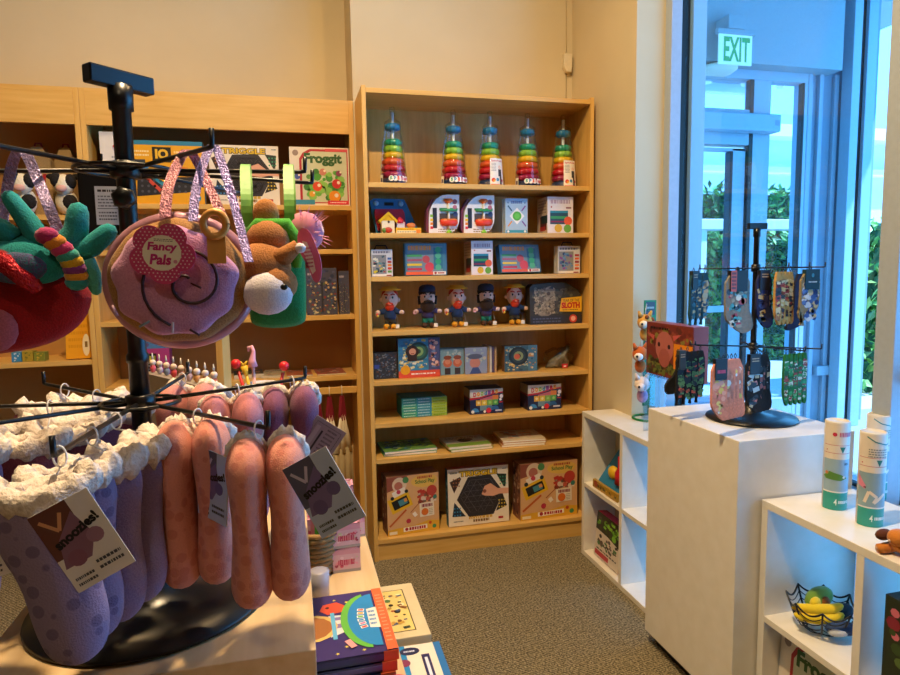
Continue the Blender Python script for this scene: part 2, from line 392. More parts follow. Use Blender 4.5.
b.box(at(600, 150, y=FY).x, at(1100, 150, y=FY).x + 6, FY - .3, FY, outz(175, FY), outz(168, FY), mat('f0f4f6', .7, key='facade_band'))
b.box(at(600, 150, y=FY).x, at(1100, 150, y=FY).x + 6, FY - .6, FY, outz(140, FY), outz(128, FY), mat('f4f7f8', .7, key='facade_band'))
tag(b.build('neighbouring_building'), 'white facade with horizontal bands across the courtyard beyond the hedge', 'building')
b = B(); cz = 3.55
x0, x1 = 1.42, 5.2
b.box(x0, x1, VY + .14, 4.2, cz, cz + .1, mat('8fa6b5', .6, key='canopy_deck'))
for i in range(6): b.box(-.04, .04, -1.4, 1.4, cz - .06, cz, mat('e2eaee', .6, key='canopy_slat'), TR(2.1 + i * .5, 2.95, 0) @ rot(0, 0, -.75))
b.box(x0, x1, 4.1, 4.2, cz - .1, cz + .1, mat('e2eaee', .6, key='canopy_slat'))
tag(b.build('entrance_canopy'), 'slatted white canopy roof outside above the entrance door', 'canopy')
# ---------------------------------------------------------------- maple bookcases
BW = 1.09
BC = empty('bookcase', (0, 0, 0)); tag(BC, 'tall maple bookcase with seven open shelves of toys against the back wall', 'bookcase')
SH = [1.722, 1.503, 1.311, 1.067, .842, .648, .482, .102]
b = B(); b.box(0, .019, 0, .285, 0, 2.13, MAPLE); b.build('side_panel', BC, bevel=.0015)
b = B(); b.box(BW - .019, BW, 0, .285, 0, 2.13, MAPLE); b.build('side_panel', BC, bevel=.0015)
b = B(); b.box(.019, BW - .019, .278, .285, .02, 2.12, MAPLE); b.build('back_panel', BC)
b = B(); b.box(.019, BW - .019, 0, .278, 2.10, 2.12, MAPLEH); b.build('top_panel', BC, bevel=.001)
for z in SH:
    b = B(); b.box(.0195, BW - .0195, .003, .277, z - .021, z, MAPLEH); b.build('shelf', BC, bevel=.001)
b = B(); b.box(.019, BW - .019, .012, .028, 0, .08, MAPLEH); b.build('plinth', BC)
# built-in cases on the left
DV = -1.177
def case(name, x0, x1, shelves, label, rail=None):
    c = empty(name, (x0, .3, 0)); w = x1 - x0; tag(c, label, 'shelving unit')
    b = B(); b.box(0, .022, 0, .285, 0, 2.14, MAPLE); b.build('side_panel', c, bevel=.0015)
    b = B(); b.box(w - .022, w, 0, .285, 0, 2.14, MAPLE); b.build('side_panel', c, bevel=.0015)
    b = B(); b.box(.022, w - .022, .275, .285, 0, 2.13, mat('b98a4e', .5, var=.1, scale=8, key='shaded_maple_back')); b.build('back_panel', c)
    b = B(); b.box(.022, w - .022, 0, .275, 2.12, 2.14, MAPLEH); b.build('top_panel', c)
    b = B(); b.box(.022, w - .022, 0, .018, 1.985, 2.12, MAPLEH); b.build('header_board', c, bevel=.001)
    for z in shelves:
        b = B(); b.box(.0225, w - .0225, .004, .274, z - .022, z, MAPLEH); b.build('shelf', c, bevel=.001)
    if rail:
        b = B(); b.box(.0222, w - .0222, .012, .034, rail - .032, rail, MAPLEH); b.build('hanging_rail', c, bevel=.002)
    return c
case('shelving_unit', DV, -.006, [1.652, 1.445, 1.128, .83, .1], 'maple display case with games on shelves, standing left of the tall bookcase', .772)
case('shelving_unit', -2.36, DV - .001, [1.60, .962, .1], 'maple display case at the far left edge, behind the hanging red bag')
# ---------------------------------------------------------------- white furniture
def cube_shelf(name, x, yfar, ynear, depth, label, cells=2):
    c = empty(name, (x, (yfar + ynear) / 2, 0)); h = (yfar - ynear) / 2; H = .68; t = .022
    tag(c, label, 'cube shelf')
    b = B(); b.box(0, depth, -h, h, H - t, H, WHITE); b.build('top_panel', c, bevel=.0015)
    b = B(); b.box(0, depth, -h, h, 0, t, WHITE); b.build('bottom_panel', c, bevel=.0015)
    for i in range(cells + 1):
        y = -h + (2 * h - t) * i / cells
        b = B(); b.box(.0005, depth, y, y + t, t, H - t, WHITE); b.build('divider' if 0 < i < cells else 'side_panel', c, bevel=.001)
        if i < cells:
            y2 = -h + (2 * h - t) * (i + 1) / cells
            b = B(); b.box(.001, depth - .006, y + t, y2, .331, .349, WHITE); b.build('shelf', c, bevel=.001)
    return c
cube_shelf('cube_shelf', .955, -.168, -.885, .28, 'white open cube shelf standing between the bookcase and the tall white plinth')
cube_shelf('cube_shelf', .930, -1.358, -1.996, .31, 'white open cube shelf in front of the plinth, holding tubes and the wire bowl')
b = B(); b.box(.854, 1.245, -1.351, -.892, .045, .85, WHITE)
pl = empty('display_plinth', (0, 0, 0)); b.build('plinth_body', pl, bevel=.002)
b = B(); b.box(.885, 1.23, -1.32, -.92, 0, .045, BLACK); b.build('toe_kick', pl)
tag(pl, 'tall white rectangular plinth carrying the black sock stand', 'plinth')
# ---------------------------------------------------------------- display tables on the left
def table(name, x0, x1, y0, y1, z, label, t=.034, inset=.02, zb=0):
    c = empty(name, ((x0 + x1) / 2, (y0 + y1) / 2, 0)); w = (x1 - x0) / 2; d = (y1 - y0) / 2
    b = B(); b.box(-w, w, -d, d, z - t, z, TABLE); b.build('tabletop', c, bevel=.0015)
    if 1:
        for sx in (-1, 1):
            q = sx * (w - .02) if sx < 0 else w - (inset if inset < .2 else .12)
            b = B(); b.box(q - .017, q + .017, -d + .03, d - .03, zb, z - t, TABLE); b.build('side_panel', c)
    tag(c, label, 'table'); return c
table('display_table', -.705, -.314, -2.07, -1.12, .87, 'raised light wood table carrying the black slipper stand in the foreground', .04, .26)
table('display_table', -.36, -.175, -2.6, -.93, .70, 'light wood bench tier holding pink boxes and board books', .03, .15, .566)
table('display_table', -.40, -.075, -2.62, -1.36, .565, 'lowest wood table tier carrying the framed animal puzzle', .03, .02)
# ---------------------------------------------------------------- light
def lamp(x, y, z, e, size=.14, c=(1, .69, .36)):
    l = bpy.data.lights.new('downlight', 'AREA'); l.shape = 'DISK'; l.size = size; l.energy = e; l.color = c
    o = bpy.data.objects.new('downlight', l); COL.objects.link(o); o.location = (x, y, z); return o
LC = (1, .66, .31)
lamp(-.25, -1.8, 3.38, 92, .10, c=(1, .73, .41)); lamp(-1.25, -.75, 3.38, 20, .10, c=LC); lamp(.45, -.95, 3.38, 12, .1, c=LC); lamp(-.7, -3.7, 3.38, 13, .2, c=(1, .78, .5))
W = bpy.data.worlds.new('world'); S.world = W; W.use_nodes = True
bg = W.node_tree.nodes['Background']; bg.inputs[0].default_value = (.12, .43, .86, 1); bg.inputs[1].default_value = 6.0
sl = bpy.data.lights.new('sun', 'SUN'); sl.energy = 13.0; sl.angle = .02; sl.color = (.75, .9, 1); so = bpy.data.objects.new('sun', sl); COL.objects.link(so); so.rotation_euler = Vector((-1, .6, -2.0)).to_track_quat('-Z', 'Y').to_euler()
S.view_settings.view_transform = 'Standard'; S.view_settings.look = 'None'; S.view_settings.exposure = 0; S.view_settings.gamma = 1
S.cycles.max_bounces = 8; S.cycles.transparent_max_bounces = 12; S.cycles.caustics_reflective = False; S.cycles.caustics_refractive = False
# ================================================================ toys in the bookcase
def X(px, y, py=300): return at(px, py, y=y).x
CARD = 'efe9dc'
def pack(name, label, cat, x0, x1, z, h, d, y, art, side='d8cdb8', rz=0, rx=0, group=None, sideart=None, topart=None, rside=None, bevel=.0012):
    """a carton whose front face stands at y; art on its front"""
    w = x1 - x0; b = B()
    b.box(-w / 2, w / 2, -d / 2, d / 2, 0, h, mat(side, .42, var=.05))
    if art: b.art(art, face_front(w, h, -d / 2))
    if sideart: b.art(sideart, face_left(-w / 2, -d / 2, d / 2, h))
    if topart: b.art(topart, face_top(w, d, h))
    o = b.build(name, loc=((x0 + x1) / 2, y + d / 2, z + abs(math.sin(rx)) * d / 2 + .0002), rot3=(rx, 0, rz))
    return tag(o, label, cat, group)
CLEAR = glass('clear_plastic', (.96, .97, .98), .05)
SH = [q + .0009 for q in SH]
# ---- stacking ring towers
def tower(px, label, txt):
    x = X(px, .13, 150); t = empty('ring_stacker', (x, .13, SH[0]), rz=random.uniform(-.2, .2))
    tag(t, label, 'toy', 'rainbow ring stackers on the top shelf')
    b = B(); b.lathe([(.056, 0), (.058, .012), (.054, .03), (.04, .034)], mat('1c3f7c', .3), 28); b.build('base', t)
    b = B(); b.tube([(0, 0, .03), (0, 0, .33)], .0075, mat('e8edf0', .2), 10); b.build('pole', t)
    z = .034
    for c, r in (('a8184e', .054), ('d0202c', .052), ('e8602a', .049), ('f2c21c', .045), ('8cc63c', .042), ('1f9a78', .039)):
        h = .029
        b = B(); b.lathe([(r * .8, z), (r, z + .006), (r * 1.01, z + h / 2), (r * .97, z + h - .006), (r * .78, z + h)], mat(c, .28, coat=.3), 40, lobes=10, la=.05); b.build('ring', t); z += h
    b = B(); z = .248; b.lathe([(.024, z), (.033, z + .006), (.034, z + .017), (.032, z + .026), (.02, z + .032)], mat('2384b8', .28, coat=.3), 40, lobes=10, la=.06); b.build('ring', t)
    b = B(); b.lathe([(.062, .001), (.061, .05), (.050, .19), (.039, .235), (.038, .285), (.014, .30), (.012, .352), (.0001, .355)], CLEAR, 24); b.build('clear_cone', t)
    fn = lambda R, H, z0, a0, W: (lambda u, v, o: ((R - .08 * (v * H + z0 - .05) * .8 + o) * math.sin(a0 + (u - .5) * W), -(R - .08 * (v * H + z0 - .05) * .8 + o) * math.cos(a0 + (u - .5) * W), z0 + v * H))
    b = B()
    if txt == 'logo':
        a = Art(3)
        for i in range(5): a.circ(.1 + .2 * i, .5, .13, 'f4f2ec', 10, up=(i == 0))
        for i, (s_, c) in enumerate(zip('spin', ('1f9a78', '2384b8', 'e8602a', 'a8184e'))): a.text(s_, .04 + i * .17, .28, .15 + i * .17, .8, c, .04)
        a.text('again', .70, .2, .99, .75, 'd0202c', .03)
        a.fine(.12); b.art(a, fn(.0635, .032, .012, .35, 1.5))
        a = Art(.5); a.rect(0, 0, 1, 1, 'ece6dc'); a.rect(.2, .3, .8, .7, '6a5a68'); b.art(a, fn(.0635, .045, .002, -1.1, .35))
    else:
        a = Art(.6)
        for i in range(6): a.rect(i / 6, 0, (i + 1) / 6, 1, 'f0ebe2', up=(i == 0))
        a.text('SpinAgain', .06, .86, .94, .95, 'c02a40', .02); a.lines(.08, .52, .42, .84, '8a8a90', 6, 2); a.circ(.68, .68, .1, 'e8b090'); a.rect(.56, .34, .82, .6, '283448'); a.circ(.22, .2, .13, 'd8402c'); a.circ(.26, .17, .07, 'f2c21c'); a.circ(.5, .22, .1, '2384b8'); a.rect(.66, .05, .82, .36, '3a3540'); a.circ(.84, .2, .09, 'a8184e'); a.rect(.05, 0, .95, .05, 'e8602a')
        a.fine(.2); b.art(a, fn(.0638, .125, .004, .2, 1.15))
    b.build('label', t); return t
tower(393, 'rainbow ring stacker in a clear cone, leftmost on the top bookcase shelf', 'logo')
tower(453.5, 'rainbow ring stacker in a clear cone, second from left, in front-logo packing', 'logo')
tower(490, 'rainbow ring stacker with a white printed panel, in the middle of its shelf', 'panel')
tower(527.5, 'rainbow ring stacker with logo, between the two with white panels', 'logo')
tower(563, 'rainbow ring stacker with a white printed panel, rightmost on the top shelf', 'panel')
# ---- second shelf
z = SH[1]
yb = .06
x0, x1 = X(373, yb, 220), X(426, yb, 220); w = x1 - x0
t = empty('farm_playset', ((x0 + x1) / 2, yb + .05, z)); tag(t, 'toy farm in a blue tray with yellow barn, left end of second shelf', 'toy')
b = B(); b.prism([(-w * .5, .155), (-w * .42, .168), (w * .16, .165), (w * .2, .15), (w * .48, 0), (-w * .38, 0)], .055, .075, mat('1f6fa8', .4)); b.prism([(-w * .22, .15), (0 - .01, .15), (0 - .01, .135), (-w * .22, .135)], .053, .056, BLACK)
b.ball((-w * .38, .05, .145), (.012, .006, .012), mat('7fb4d8', .4)); b.ball((w * .1, .05, .143), (.012, .006, .012), mat('7fb4d8', .4)); b.build('tray', t)
b = B(); b.prism([(-w * .42, .10), (-w * .4, .118), (w * .12, .118), (w * .16, .10), (w * .18, .03), (-w * .36, .02)], .04, .055, mat('b01838', .4)); b.build('red_backing', t)
b = B(); b.box(-w * .32, -w * .08, -.02, .035, 0, .062, mat('f2ead0', .5)); b.prism([(-w * .38, .06), (-w * .19, .1), (-w * .02, .06), (-w * .04, .05), (-w * .19, .086), (-w * .35, .05)], -.026, .036, mat('f2c21c', .4)); b.prism([(-w * .32, .06), (-w * .19, .088), (-w * .08, .06)], -.021, .035, mat('f2c21c', .4))
b.ball((-w * .2, -.022, .018), (.018, .008, .013), mat('c23a20', .5)); b.ball((-w * .28, -.022, .016), (.01, .008, .012), mat('5a8a3a', .5)); b.ball((-w * .19, -.02, .055), (.005, .006, .006), mat('303030', .5)); b.build('barn', t)
b = B(); b.box(-w * .06, w * .42, -.03, .03, 0, .028, mat('f0c020', .4)); a_ = Art(6); a_.rect(.02, .08, .98, .55, 'f4e8b8'); a_.lines(.05, .15, .9, .5, '8a8a80', 1, 3); a_.rect(.8, .05, .98, .7, 'e8882a'); a_.lines(.06, .62, .7, .9, 'b07818', 1, 4)
b.art(a_, lambda u, v, o: (-w * .06 + u * w * .48, -.03 - o, v * .028)); b.build('base_board', t)
b = B(); b.box(-w * .03, w * .12, -.01, .02, .028, .055, mat('e8e0e0', .5)); b.lathe([(.022, .05), (.016, .066), (.004, .078), (.0001, .08)], mat('d82c38', .4), 12, TR(w * .04, .005, 0)); b.ball((w * .25, 0, .04), (.022, .014, .013), mat('e88a4a', .5)); b.build('farm_animals', t)
def spinner(px, label, n):
    x0, x1 = X(px, .07, 220), X(px + 30.5, .07, 220); w = x1 - x0; h = .178
    t = empty('spinner_toy_pack', ((x0 + x1) / 2, .10, z)); tag(t, label, 'toy', 'rounded white spinner toy packs')
    b = B(); out = [(-w / 2, 0), (w * .1, 0)] + [(w * .1 + w * .4 * math.sin(a), w * .5 * (1 - math.cos(a))) for a in [PI / 2 * i / 6 for i in range(1, 7)]] + [(w / 2, h)] + [(w * .1 - w * .6 * math.sin(a), h - w * .75 * (1 - math.cos(a))) for a in [PI / 2 * i / 6 for i in range(0, 7)]]
    b.prism(out, -.03, .03, mat('efeef0', .4)); b.prism([(x, q) for x, q in [(-w * .5 - .012, .02), (-w * .5, 0), (-w * .5, h * .62), (-w * .3, h * .9), (-w * .36, h * .9), (-w * .56, h * .6)]], -.02, .028, mat('7a3a58', .4))
    a = Art(w / h); a.rect(.12, .14, .26, .66, '2a2a34', up=True)
    for i, c in enumerate(('d03038', 'e8882a', 'f2c21c', '8cc63c')): a.rect(.04, .12 + i * .1, .13, .19 + i * .1, c)
    a.rect(.34, .3, .94, .52, '58483c'); a.rect(.34, .60, .94, .66, '2e8a54'); a.circ(.85, .82, .08, 'b05868'); a.circ(.85, .68, .07, 'c07080'); a.circ(.87, .5, .08, '3a4870'); a.lines(.3, .03, .92, .14, '9a7a50', 2, n)
    b.art(a, face_front(w, h, -.03)); b.build('card_shell', t)
    b = B(); b.tube([(w * .14, -.034, .02), (w * .14, -.034, h * .85)], .006, mat('f2ede0', .4)); b.lathe([(.001, 0), (.024, .02), (.014, .028)], mat('f07028', .4), 8, TR(w * .14, -.036, h * .74), 1, .4)
    b.lathe([(.04, 0), (.042, .006), (.02, .012)], mat('2a9a60', .4), 10, TR(w * .14, -.036, h * .57), 1, .3); b.lathe([(.034, 0), (.042, .01), (.042, .026), (.03, .03)], mat('e04028', .4), 10, TR(w * .14, -.036, h * .2), 1, .35)
    b.lathe([(.036, 0), (.041, .004), (.03, .007)], mat('f0802a', .4), 10, TR(w * .14, -.038, h * .34), 1, .35)
    b.lathe([(.0001, .02), (.01, .012), (.016, 0)], mat('7cc832', .4), 10, TR(w * .14, -.036, 0.0), 1, .5); b.build('spinner', t)
spinner(429, 'rounded white spinner toy pack, beside the blue farm tray', 1); spinner(464, 'rounded white spinner toy pack, directly left of the blue button toy card', 2)
x0, x1 = X(505.5, .06, 220), X(527.5, .06, 220); w = x1 - x0; h = .163
a = Art(w / h); a.rect(.03, .02, .97, .98, 'a8c4dc'); a.rect(.03, .02, .97, .1, '3a98b0'); a.lines(.25, .84, .75, .94, '5868a0', 1, 7, .8); a.circ(.12, .88, .04, '5a80b0'); a.circ(.88, .88, .04, '5a80b0')
for (u, v, c) in [(.2, .72, '3a5a78'), (.82, .72, '8a4aa0'), (.2, .28, 'e89838'), (.84, .28, '7a50a0')]: a.rect(u - .14, v - .02, u + .14, v + .02, c, .9 if (u < .5) != (v > .5) else -.9)
a.poly([(.52, .26), (.86, .5), (.52, .74), (.18, .5)], 'f2f0ec'); a.circ(.52, .5, .2, '58b030'); a.circ(.52, .5, .12, '70cc40'); a.circ(.12, .06, .05, 'f0f0f0'); a.circ(.88, .06, .05, 'f0f0f0')
pack('button_toy_card', 'blue card pack with a white diamond and green button, second shelf', 'toy', x0, x1, z, h, .05, .06, a, 'b8d0e0')
def blockbox(px0, px1, zz, h, y, label, name='stacking_toy_box'):
    x0, x1 = X(px0, y, 230), X(px1, y, 230); w = x1 - x0
    a = Art(w / h); a.lines(.12, .80, .88, .93, 'b8a0b0', 1, 2, .8); a.circ(.15, .72, .03, 'b04848'); a.rect(.72, .68, .92, .72, '803038'); a.rect(.1, .25, .8, .58, '24485a'); a.rect(.1, .56, .8, .62, '2a88a8'); a.rect(.12, .4, .75, .47, '3a9a58'); a.rect(.12, .3, .72, .34, '8a2040'); a.circ(.80, .34, .16, 'e05a2a'); a.circ(.42, .14, .15, 'd8b020'); a.circ(.78, .13, .15, '68a838'); a.rect(.05, .03, .2, .18, 'e8e2ea')
    s = Art(1); s.rect(0, 0, 1, 1, 'd0bcae'); s.lines(.1, .55, .9, .95, '9a8478', 5, 3); s.rect(.3, .1, .9, .48, '5a2028'); s.rect(.4, .28, 1, .5, '1c3438'); s.rect(.3, .08, .8, .2, 'b83030')
    return pack(name, label, 'toy', x0, x1, zz, h, .13, y, a, 'e6e0e6', sideart=s)
blockbox(547.5, 573, z, .172, .045, 'white stacking toy box with coloured balls, right end of the second shelf')
# ---- third shelf
z = SH[2]
blockbox(471, 492.5, z, .158, .05, 'white stacking toy box with coloured balls, middle of the third shelf')
def beadcard(px0, px1, py, label, cols, seed, ps):
    y = .055; x0, x1 = X(px0, y, 260), X(px1, y, 260); w = x1 - x0; h = at(px0, py, y=y).z - z
    t = empty('bead_kit_pack', ((x0 + x1) / 2, y + .025, z)); tag(t, label, 'toy')
    b = B(); b.box(-w / 2, w / 2, -.025, .025, 0, h, mat('d4d6dc', .4)); a = Art(w / h); a.lines(.08, .85, .9, .95, '70708a', 1, 5, .8); a.rect(.04, .1, .7, .8, '8a8c90')
    a.busy(.04, .1, .7, .8, cols, 30, .08, seed)
    for i, c in enumerate(('3a68b0', 'b03038', 'e8882a', 'c03828', '5a9a3a')): a.rect(.76, .62 - i * .12, .95, .70 - i * .12, ps[i % len(ps)] if ps else c)
    a.rect(.05, .02, .95, .08, 'f0ece8'); a.rect(.7, .02, .94, .06, '902838'); b.art(a, face_front(w, h, -.025)); b.build('carton', t)
    b = B(); b.tube([(-.03, 0, h), (-.022, 0, h + .018), (.022, 0, h + .018), (.03, 0, h)], .003, BLACK); b.build('carry_handle', t)
beadcard(371.5, 392.5, 249.5, 'small grey bead kit with handle, left end of the third shelf', ['e8e2d0', '3a5a68', 'd8c83a', '282c34', '4a8a98', 'b04048'], 3, None)
beadcard(558, 580, 246, 'small kit of blue and purple balls with handle, right end of third shelf', ['3a68a8', '5a88c0', '8a4a98', '284878', '6898b8'], 4, ('b03038', 'e8602a', '903040', 'e88a5a', 'c05030'))
def pegs(px0, px1, py, label, rz, rx, seed):
    y = .07; x0, x1 = X(px0, y, 260), X(px1, y, 260); w = x1 - x0; h = at(px0, py, y=y).z - z
    a = Art(w / h); a.rect(.02, .02, .98, .98, '4a80a0'); a.rect(.06, .12, .90, .9, '7890a0'); a.lines(.08, .76, .62, .94, 'd89048', 1, 9, .8)
    for i, c in enumerate(('c03048', 'e8c838', 'a85870', '4aa060')): a.rect(.05, .16 + i * .14, .4, .23 + i * .14, c)
    a.circ(.5, .5, .09, 'c05058'); a.circ(.58, .26, .11, 'd84a58'); a.rect(.68, .2, .9, .86, '3a7890')
    for i in range(4): a.circ(.79, .25 + i * .18, .07, '3aa878' if i % 2 else '5ab890')
    a.rect(.02, .02, .7, .12, 'e06038'); a.rect(.66, .02, .97, .12, 'f0ece6'); a.circ(.72, .07, .03, 'a02030'); a.rect(.77, .05, .93, .09, 'b05050')
    pack('peg_board_box', label, 'game', x0, x1, z, h, .04, y, a, '3a6888', rz, rx)
pegs(405, 447, 243.5, 'blue bordered peg board box standing upright on the third shelf', 0, -.04, 1)
pegs(500, 542, 245.5, 'blue bordered peg board box leaning back, third shelf right half', .12, -.22, 2)
# ---- dolls
z = SH[3]
def doll(px, label, straw, group, rz=0):
    y = .12; x = X(px, y, 310); t = empty('plush_doll', (x, y, z), rz=rz - .1); tag(t, label, 'doll', group)
    SKIN = mat('ecc8b8', .9, sheen=.3, key='plush'); RED = mat('c83418', .9, sheen=.3, key='plush'); BRD = mat('2a1812', .95, sheen=.3, key='plush'); h = RED if straw else BRD
    b = B(); b.ball((0, 0, .138), (.036, .032, .048), SKIN, 20, fn=lambda u: 1 + .12 * max(0, abs(u.x) - .4) * (1 - abs(u.z)))
    for s in (-1, 1): b.ball((s * .040, .004, .135), (.008, .006, .011), SKIN, 10)
    b.ball((0, -.034, .134), (.006, .007, .008), SKIN, 10)
    b.ball((0, 0, .072), (.025, .02, .034), SKIN, 14)
    for s in (-1, 1): b.tube([(s * .018, 0, .088), (s * .034, -.006, .078), (s * .052, -.012, .078)], [.012, .010, .009], SKIN, 10); b.ball((s * .056, -.013, .078), (.011, .01, .010), SKIN, 10)
    b.build('body', t)
    b = B()
    for s in (-1, 1): b.ball((s * .015, -.031, .147), (.0042, .003, .0055), BLACK, 8)
    b.build('eyes', t)
    b = B()
    for s in (-1, 1): b.tube([(s * .006, -.033, .158), (s * .015, -.034, .163), (s * .025, -.030, .160)], .0032, h if straw else BRD, 6)
    b.build('eyebrows', t)
    b = B()
    if straw:
        b.ball((0, -.010, .104), (.023, .028, .022), RED, 16); b.ball((0, .008, .158), (.039, .030, .032), RED, 16); b.tube([(-.016, -.032, .116), (0, -.036, .121), (.016, -.032, .116)], .005, RED, 8)
        b.ball((0, -.038, .116), (.009, .004, .004), mat('e88a78', .8), 8)
    else:
        b.ball((0, -.008, .100), (.036, .034, .034), BRD, 16); b.ball((0, .006, .165), (.042, .033, .032), BRD, 16); b.tube([(-.02, -.036, .122), (0, -.04, .128), (.02, -.036, .122)], .006, BRD, 8)
        b.tube([(-.036, -.004, .11), (-.039, -.006, .15)], .008, BRD, 8); b.tube([(.036, -.004, .11), (.039, -.006, .15)], .008, BRD, 8)
    b.build('hair_and_beard', t)
    b = B()
    if straw: HM = mat('e0a828', .8, bump=.5, scale=200, key='straw'); b.lathe([(.030, .181), (.052, .179), (.053, .184), (.036, .188), (.034, .197), (.0001, .199)], HM, 24)
    else: HM = mat('28304c', .9, key='felt'); b.lathe([(.039, .170), (.0405, .180), (.037, .192), (.024, .201), (.0001, .204)], HM, 24, None, 1, .85)
    b.build('hat', t)
    b = B(); CO = mat('14305c' if straw else '342c5c', .9, sheen=.2, key='felt'); b.lathe([(.026, .045), (.030, .06), (.026, .085), (.014, .1)], CO, 16, None, 1, .85)
    for s in (-1, 1): b.tube([(s * .016, 0, .089), (s * .033, -.006, .080), (s * .047, -.011, .079)], [.015, .0135, .012], CO, 10)
    b.build('jacket', t)
    b = B(); PM = mat('3a382e' if straw else '1a7868', .9, key='felt'); b.ball((0, 0, .045), (.026, .021, .02), PM, 14)
    for s in (-1, 1): b.tube([(s * .013, -.002, .045), (s * .015, -.008, .022)], [.0125, .012], PM, 10)
    b.build('trousers', t)
    b = B(); FM = mat('e0a028' if straw else '4a2c18', .8, key='felt')
    for s in (-1, 1): b.ball((s * .0165, -.016, .013), (.0145, .020, .0128), FM, 12)
    b.build('shoes', t)
    b = B()
    if straw: b.box(-.066, -.05, -.028, -.022, .06, .074, mat('c8a080', .6)); b.ball((-.058, -.026, .068), (.007, .005, .008), mat('d03820', .6), 8); b.ball((-.055, -.028, .062), (.006, .005, .006), mat('e8c030', .6), 8); 
    else:
        for k in range(5): b.ball((-.062 + .007 * math.cos(k * 1.26), -.028, .075 + .007 * math.sin(k * 1.26)), .0045, mat('e8b8c0', .7), 6)
    b.build('hand_prop', t)
    b = B(); b.box(.026, .044, -.031, -.030, .004, .022, mat('eeeae2', .6)); b.tube([(.036, -.03, .022), (.034, -.012, .06)], .0006, mat('eeeae2', .6), 4); b.build('care_tag', t)
    return t
doll(390, 'plush doll in a straw hat with red beard, leftmost of the row', 1, 'bearded plush dolls', -.1)
doll(427.5, 'plush doll with dark beard and green trousers, second from left in the row', 0, 'bearded plush dolls')
doll(457, 'plush doll in a straw hat with red beard, in the middle of the row', 1, 'bearded plush dolls', .1)
doll(486, 'plush doll with dark beard and purple jacket, right of the middle straw hat doll', 0, 'bearded plush dolls', .05)
doll(514.5, 'plush doll in a straw hat with red beard, next to the sloth box', 1, 'bearded plush dolls', -.05)
y = .06; x0, x1 = X(530, y, 300), X(581.5, y, 300); w = x1 - x0; h = .2
b = B(); out = [(-w / 2, 0), (w / 2, 0), (w / 2, h * .66), (w * .42, h * .82), (w * .2, h * .99), (-w * .05, h), (-w * .45, h * .97), (-w / 2, h * .9)]
b.prism(out, -.03, .03, mat('3a342a', .5)); a = Art(w / h); a.circ(.28, .45, .2, '8a7c66', 20); a.circ(.38, .74, .13, '94866e', 20); a.circ(.2, .7, .12, '6a604e'); a.busy(.02, .2, .85, .93, ['4a4438', '5a5844', '3a3a30', '6a6450', '30343a', '4a5040'], 120, .05, 5); a.busy(.06, .22, .50, .9, ['a09078', '887a64', 'b0a288', '6a5c4c', '94866e'], 240, .03, 6)
a.circ(.36, .76, .08, '8a7c66'); a.circ(.35, .74, .035, '4a3c30'); a.rect(.0, .0, 1, .2, '2c2c34'); a.lines(.05, .03, .6, .17, '50546a', 2, 3); a.poly([(.56, .3), (1, .28), (1, .66), (.6, .62)], 'e8b020'); a.text('YEAR OF THE', .62, .53, .95, .6, '6a4a10', .01); a.text('SLOTH', .60, .37, .96, .52, 'c01c18', .06); a.lines(.62, .31, .92, .36, '8a6818', 1, 2); a.circ(.83, .12, .075, 'c84030'); a.circ(.83, .12, .045, 'e8b0a0')
b.art(a, face_front(w, h, -.03)); tag(b.build('sloth_puzzle_box', loc=((x0 + x1) / 2, y + .03, z)), 'dark sloth puzzle box with a yellow title panel, right of the dolls', 'puzzle')
# ---- fifth shelf
z = SH[4]
def puz(px0, px1, py, y, art, side, label, name='puzzle_box', d=.05, rz=0):
    x0, x1 = X(px0, y, 365), X(px1, y, 365); h = at((px0 + px1) / 2, py, y=y).z - z
    return pack(name, label, 'puzzle', x0, x1, z, h, d, y, art, side, rz)
a = Art(.9); a.rect(0, 0, 1, 1, '2c3038'); a.busy(.02, .02, .98, .98, ['4a5a70', '6a4a3a', '3a4858', '788088', '503838', '2a3850'], 150, .05, 8); a.rect(0, .4, .22, .55, '3a4c98')
puz(374, 398, 352.5, .06, a, '2a3448', 'small dark blue collage puzzle box at the left end of its shelf')
def swirl(a, cu, cv, r, cols):
    for i, c in enumerate(cols): a.circ(cu, cv, r * (1 - i / len(cols)), c, 18)
a = Art(1); a.rect(0, .18, .72, 1, '3a88b0')
a.busy(.0, .2, .72, 1, ['e0c878', '3a78a8', 'e8e0c0', '78a8b0', 'c8b050', '4a7a90', 'd8d0a8'], 170, .05, 11, 'r'); swirl(a, .48, .66, .24, ['2c4a48', '3a6a58', '8aa868', '304c40']); a.circ(.33, .66, .16, '3a2824'); a.rect(.22, .42, .44, .6, '3a2824'); a.circ(.34, .66, .085, 'd89878'); a.rect(.30, .6, .38, .62, 'a83828'); a.rect(.72, .18, 1, 1, '4a5078'); a.busy(.72, .2, 1, .98, ['c08080', '7080a8', '8a5a60', '383858', 'e0b0a0'], 30, .05, 12); a.rect(0, 0, 1, .18, 'd85038'); a.circ(.16, .2, .12, 'e8a020', 10); a.lines(.3, .06, .88, .13, 'f8e8e0', 1, 2)
puz(398.5, 440, 338, .05, a, '8a6a4a', 'large puzzle box with a swirling blue and gold portrait and red band', d=.055)
def portrait(bg, face, coat, seed):
    a = Art(.85); a.rect(0, 0, 1, 1, bg); a.busy(.02, .3, .98, .98, [bg, 'a8b8b8', '88a0a8', 'c0b8a0'], 40, .08, seed); return a
a = portrait('7898a0', 0, 0, 13)
for u in (.3, .72): a.circ(u, .45, .19, 'c86848'); a.circ(u, .5, .12, 'd88868'); a.rect(u - .12, .02, u + .12, .26, '3a3034'); a.circ(u, .66, .17, '8a4830', rv=.08)
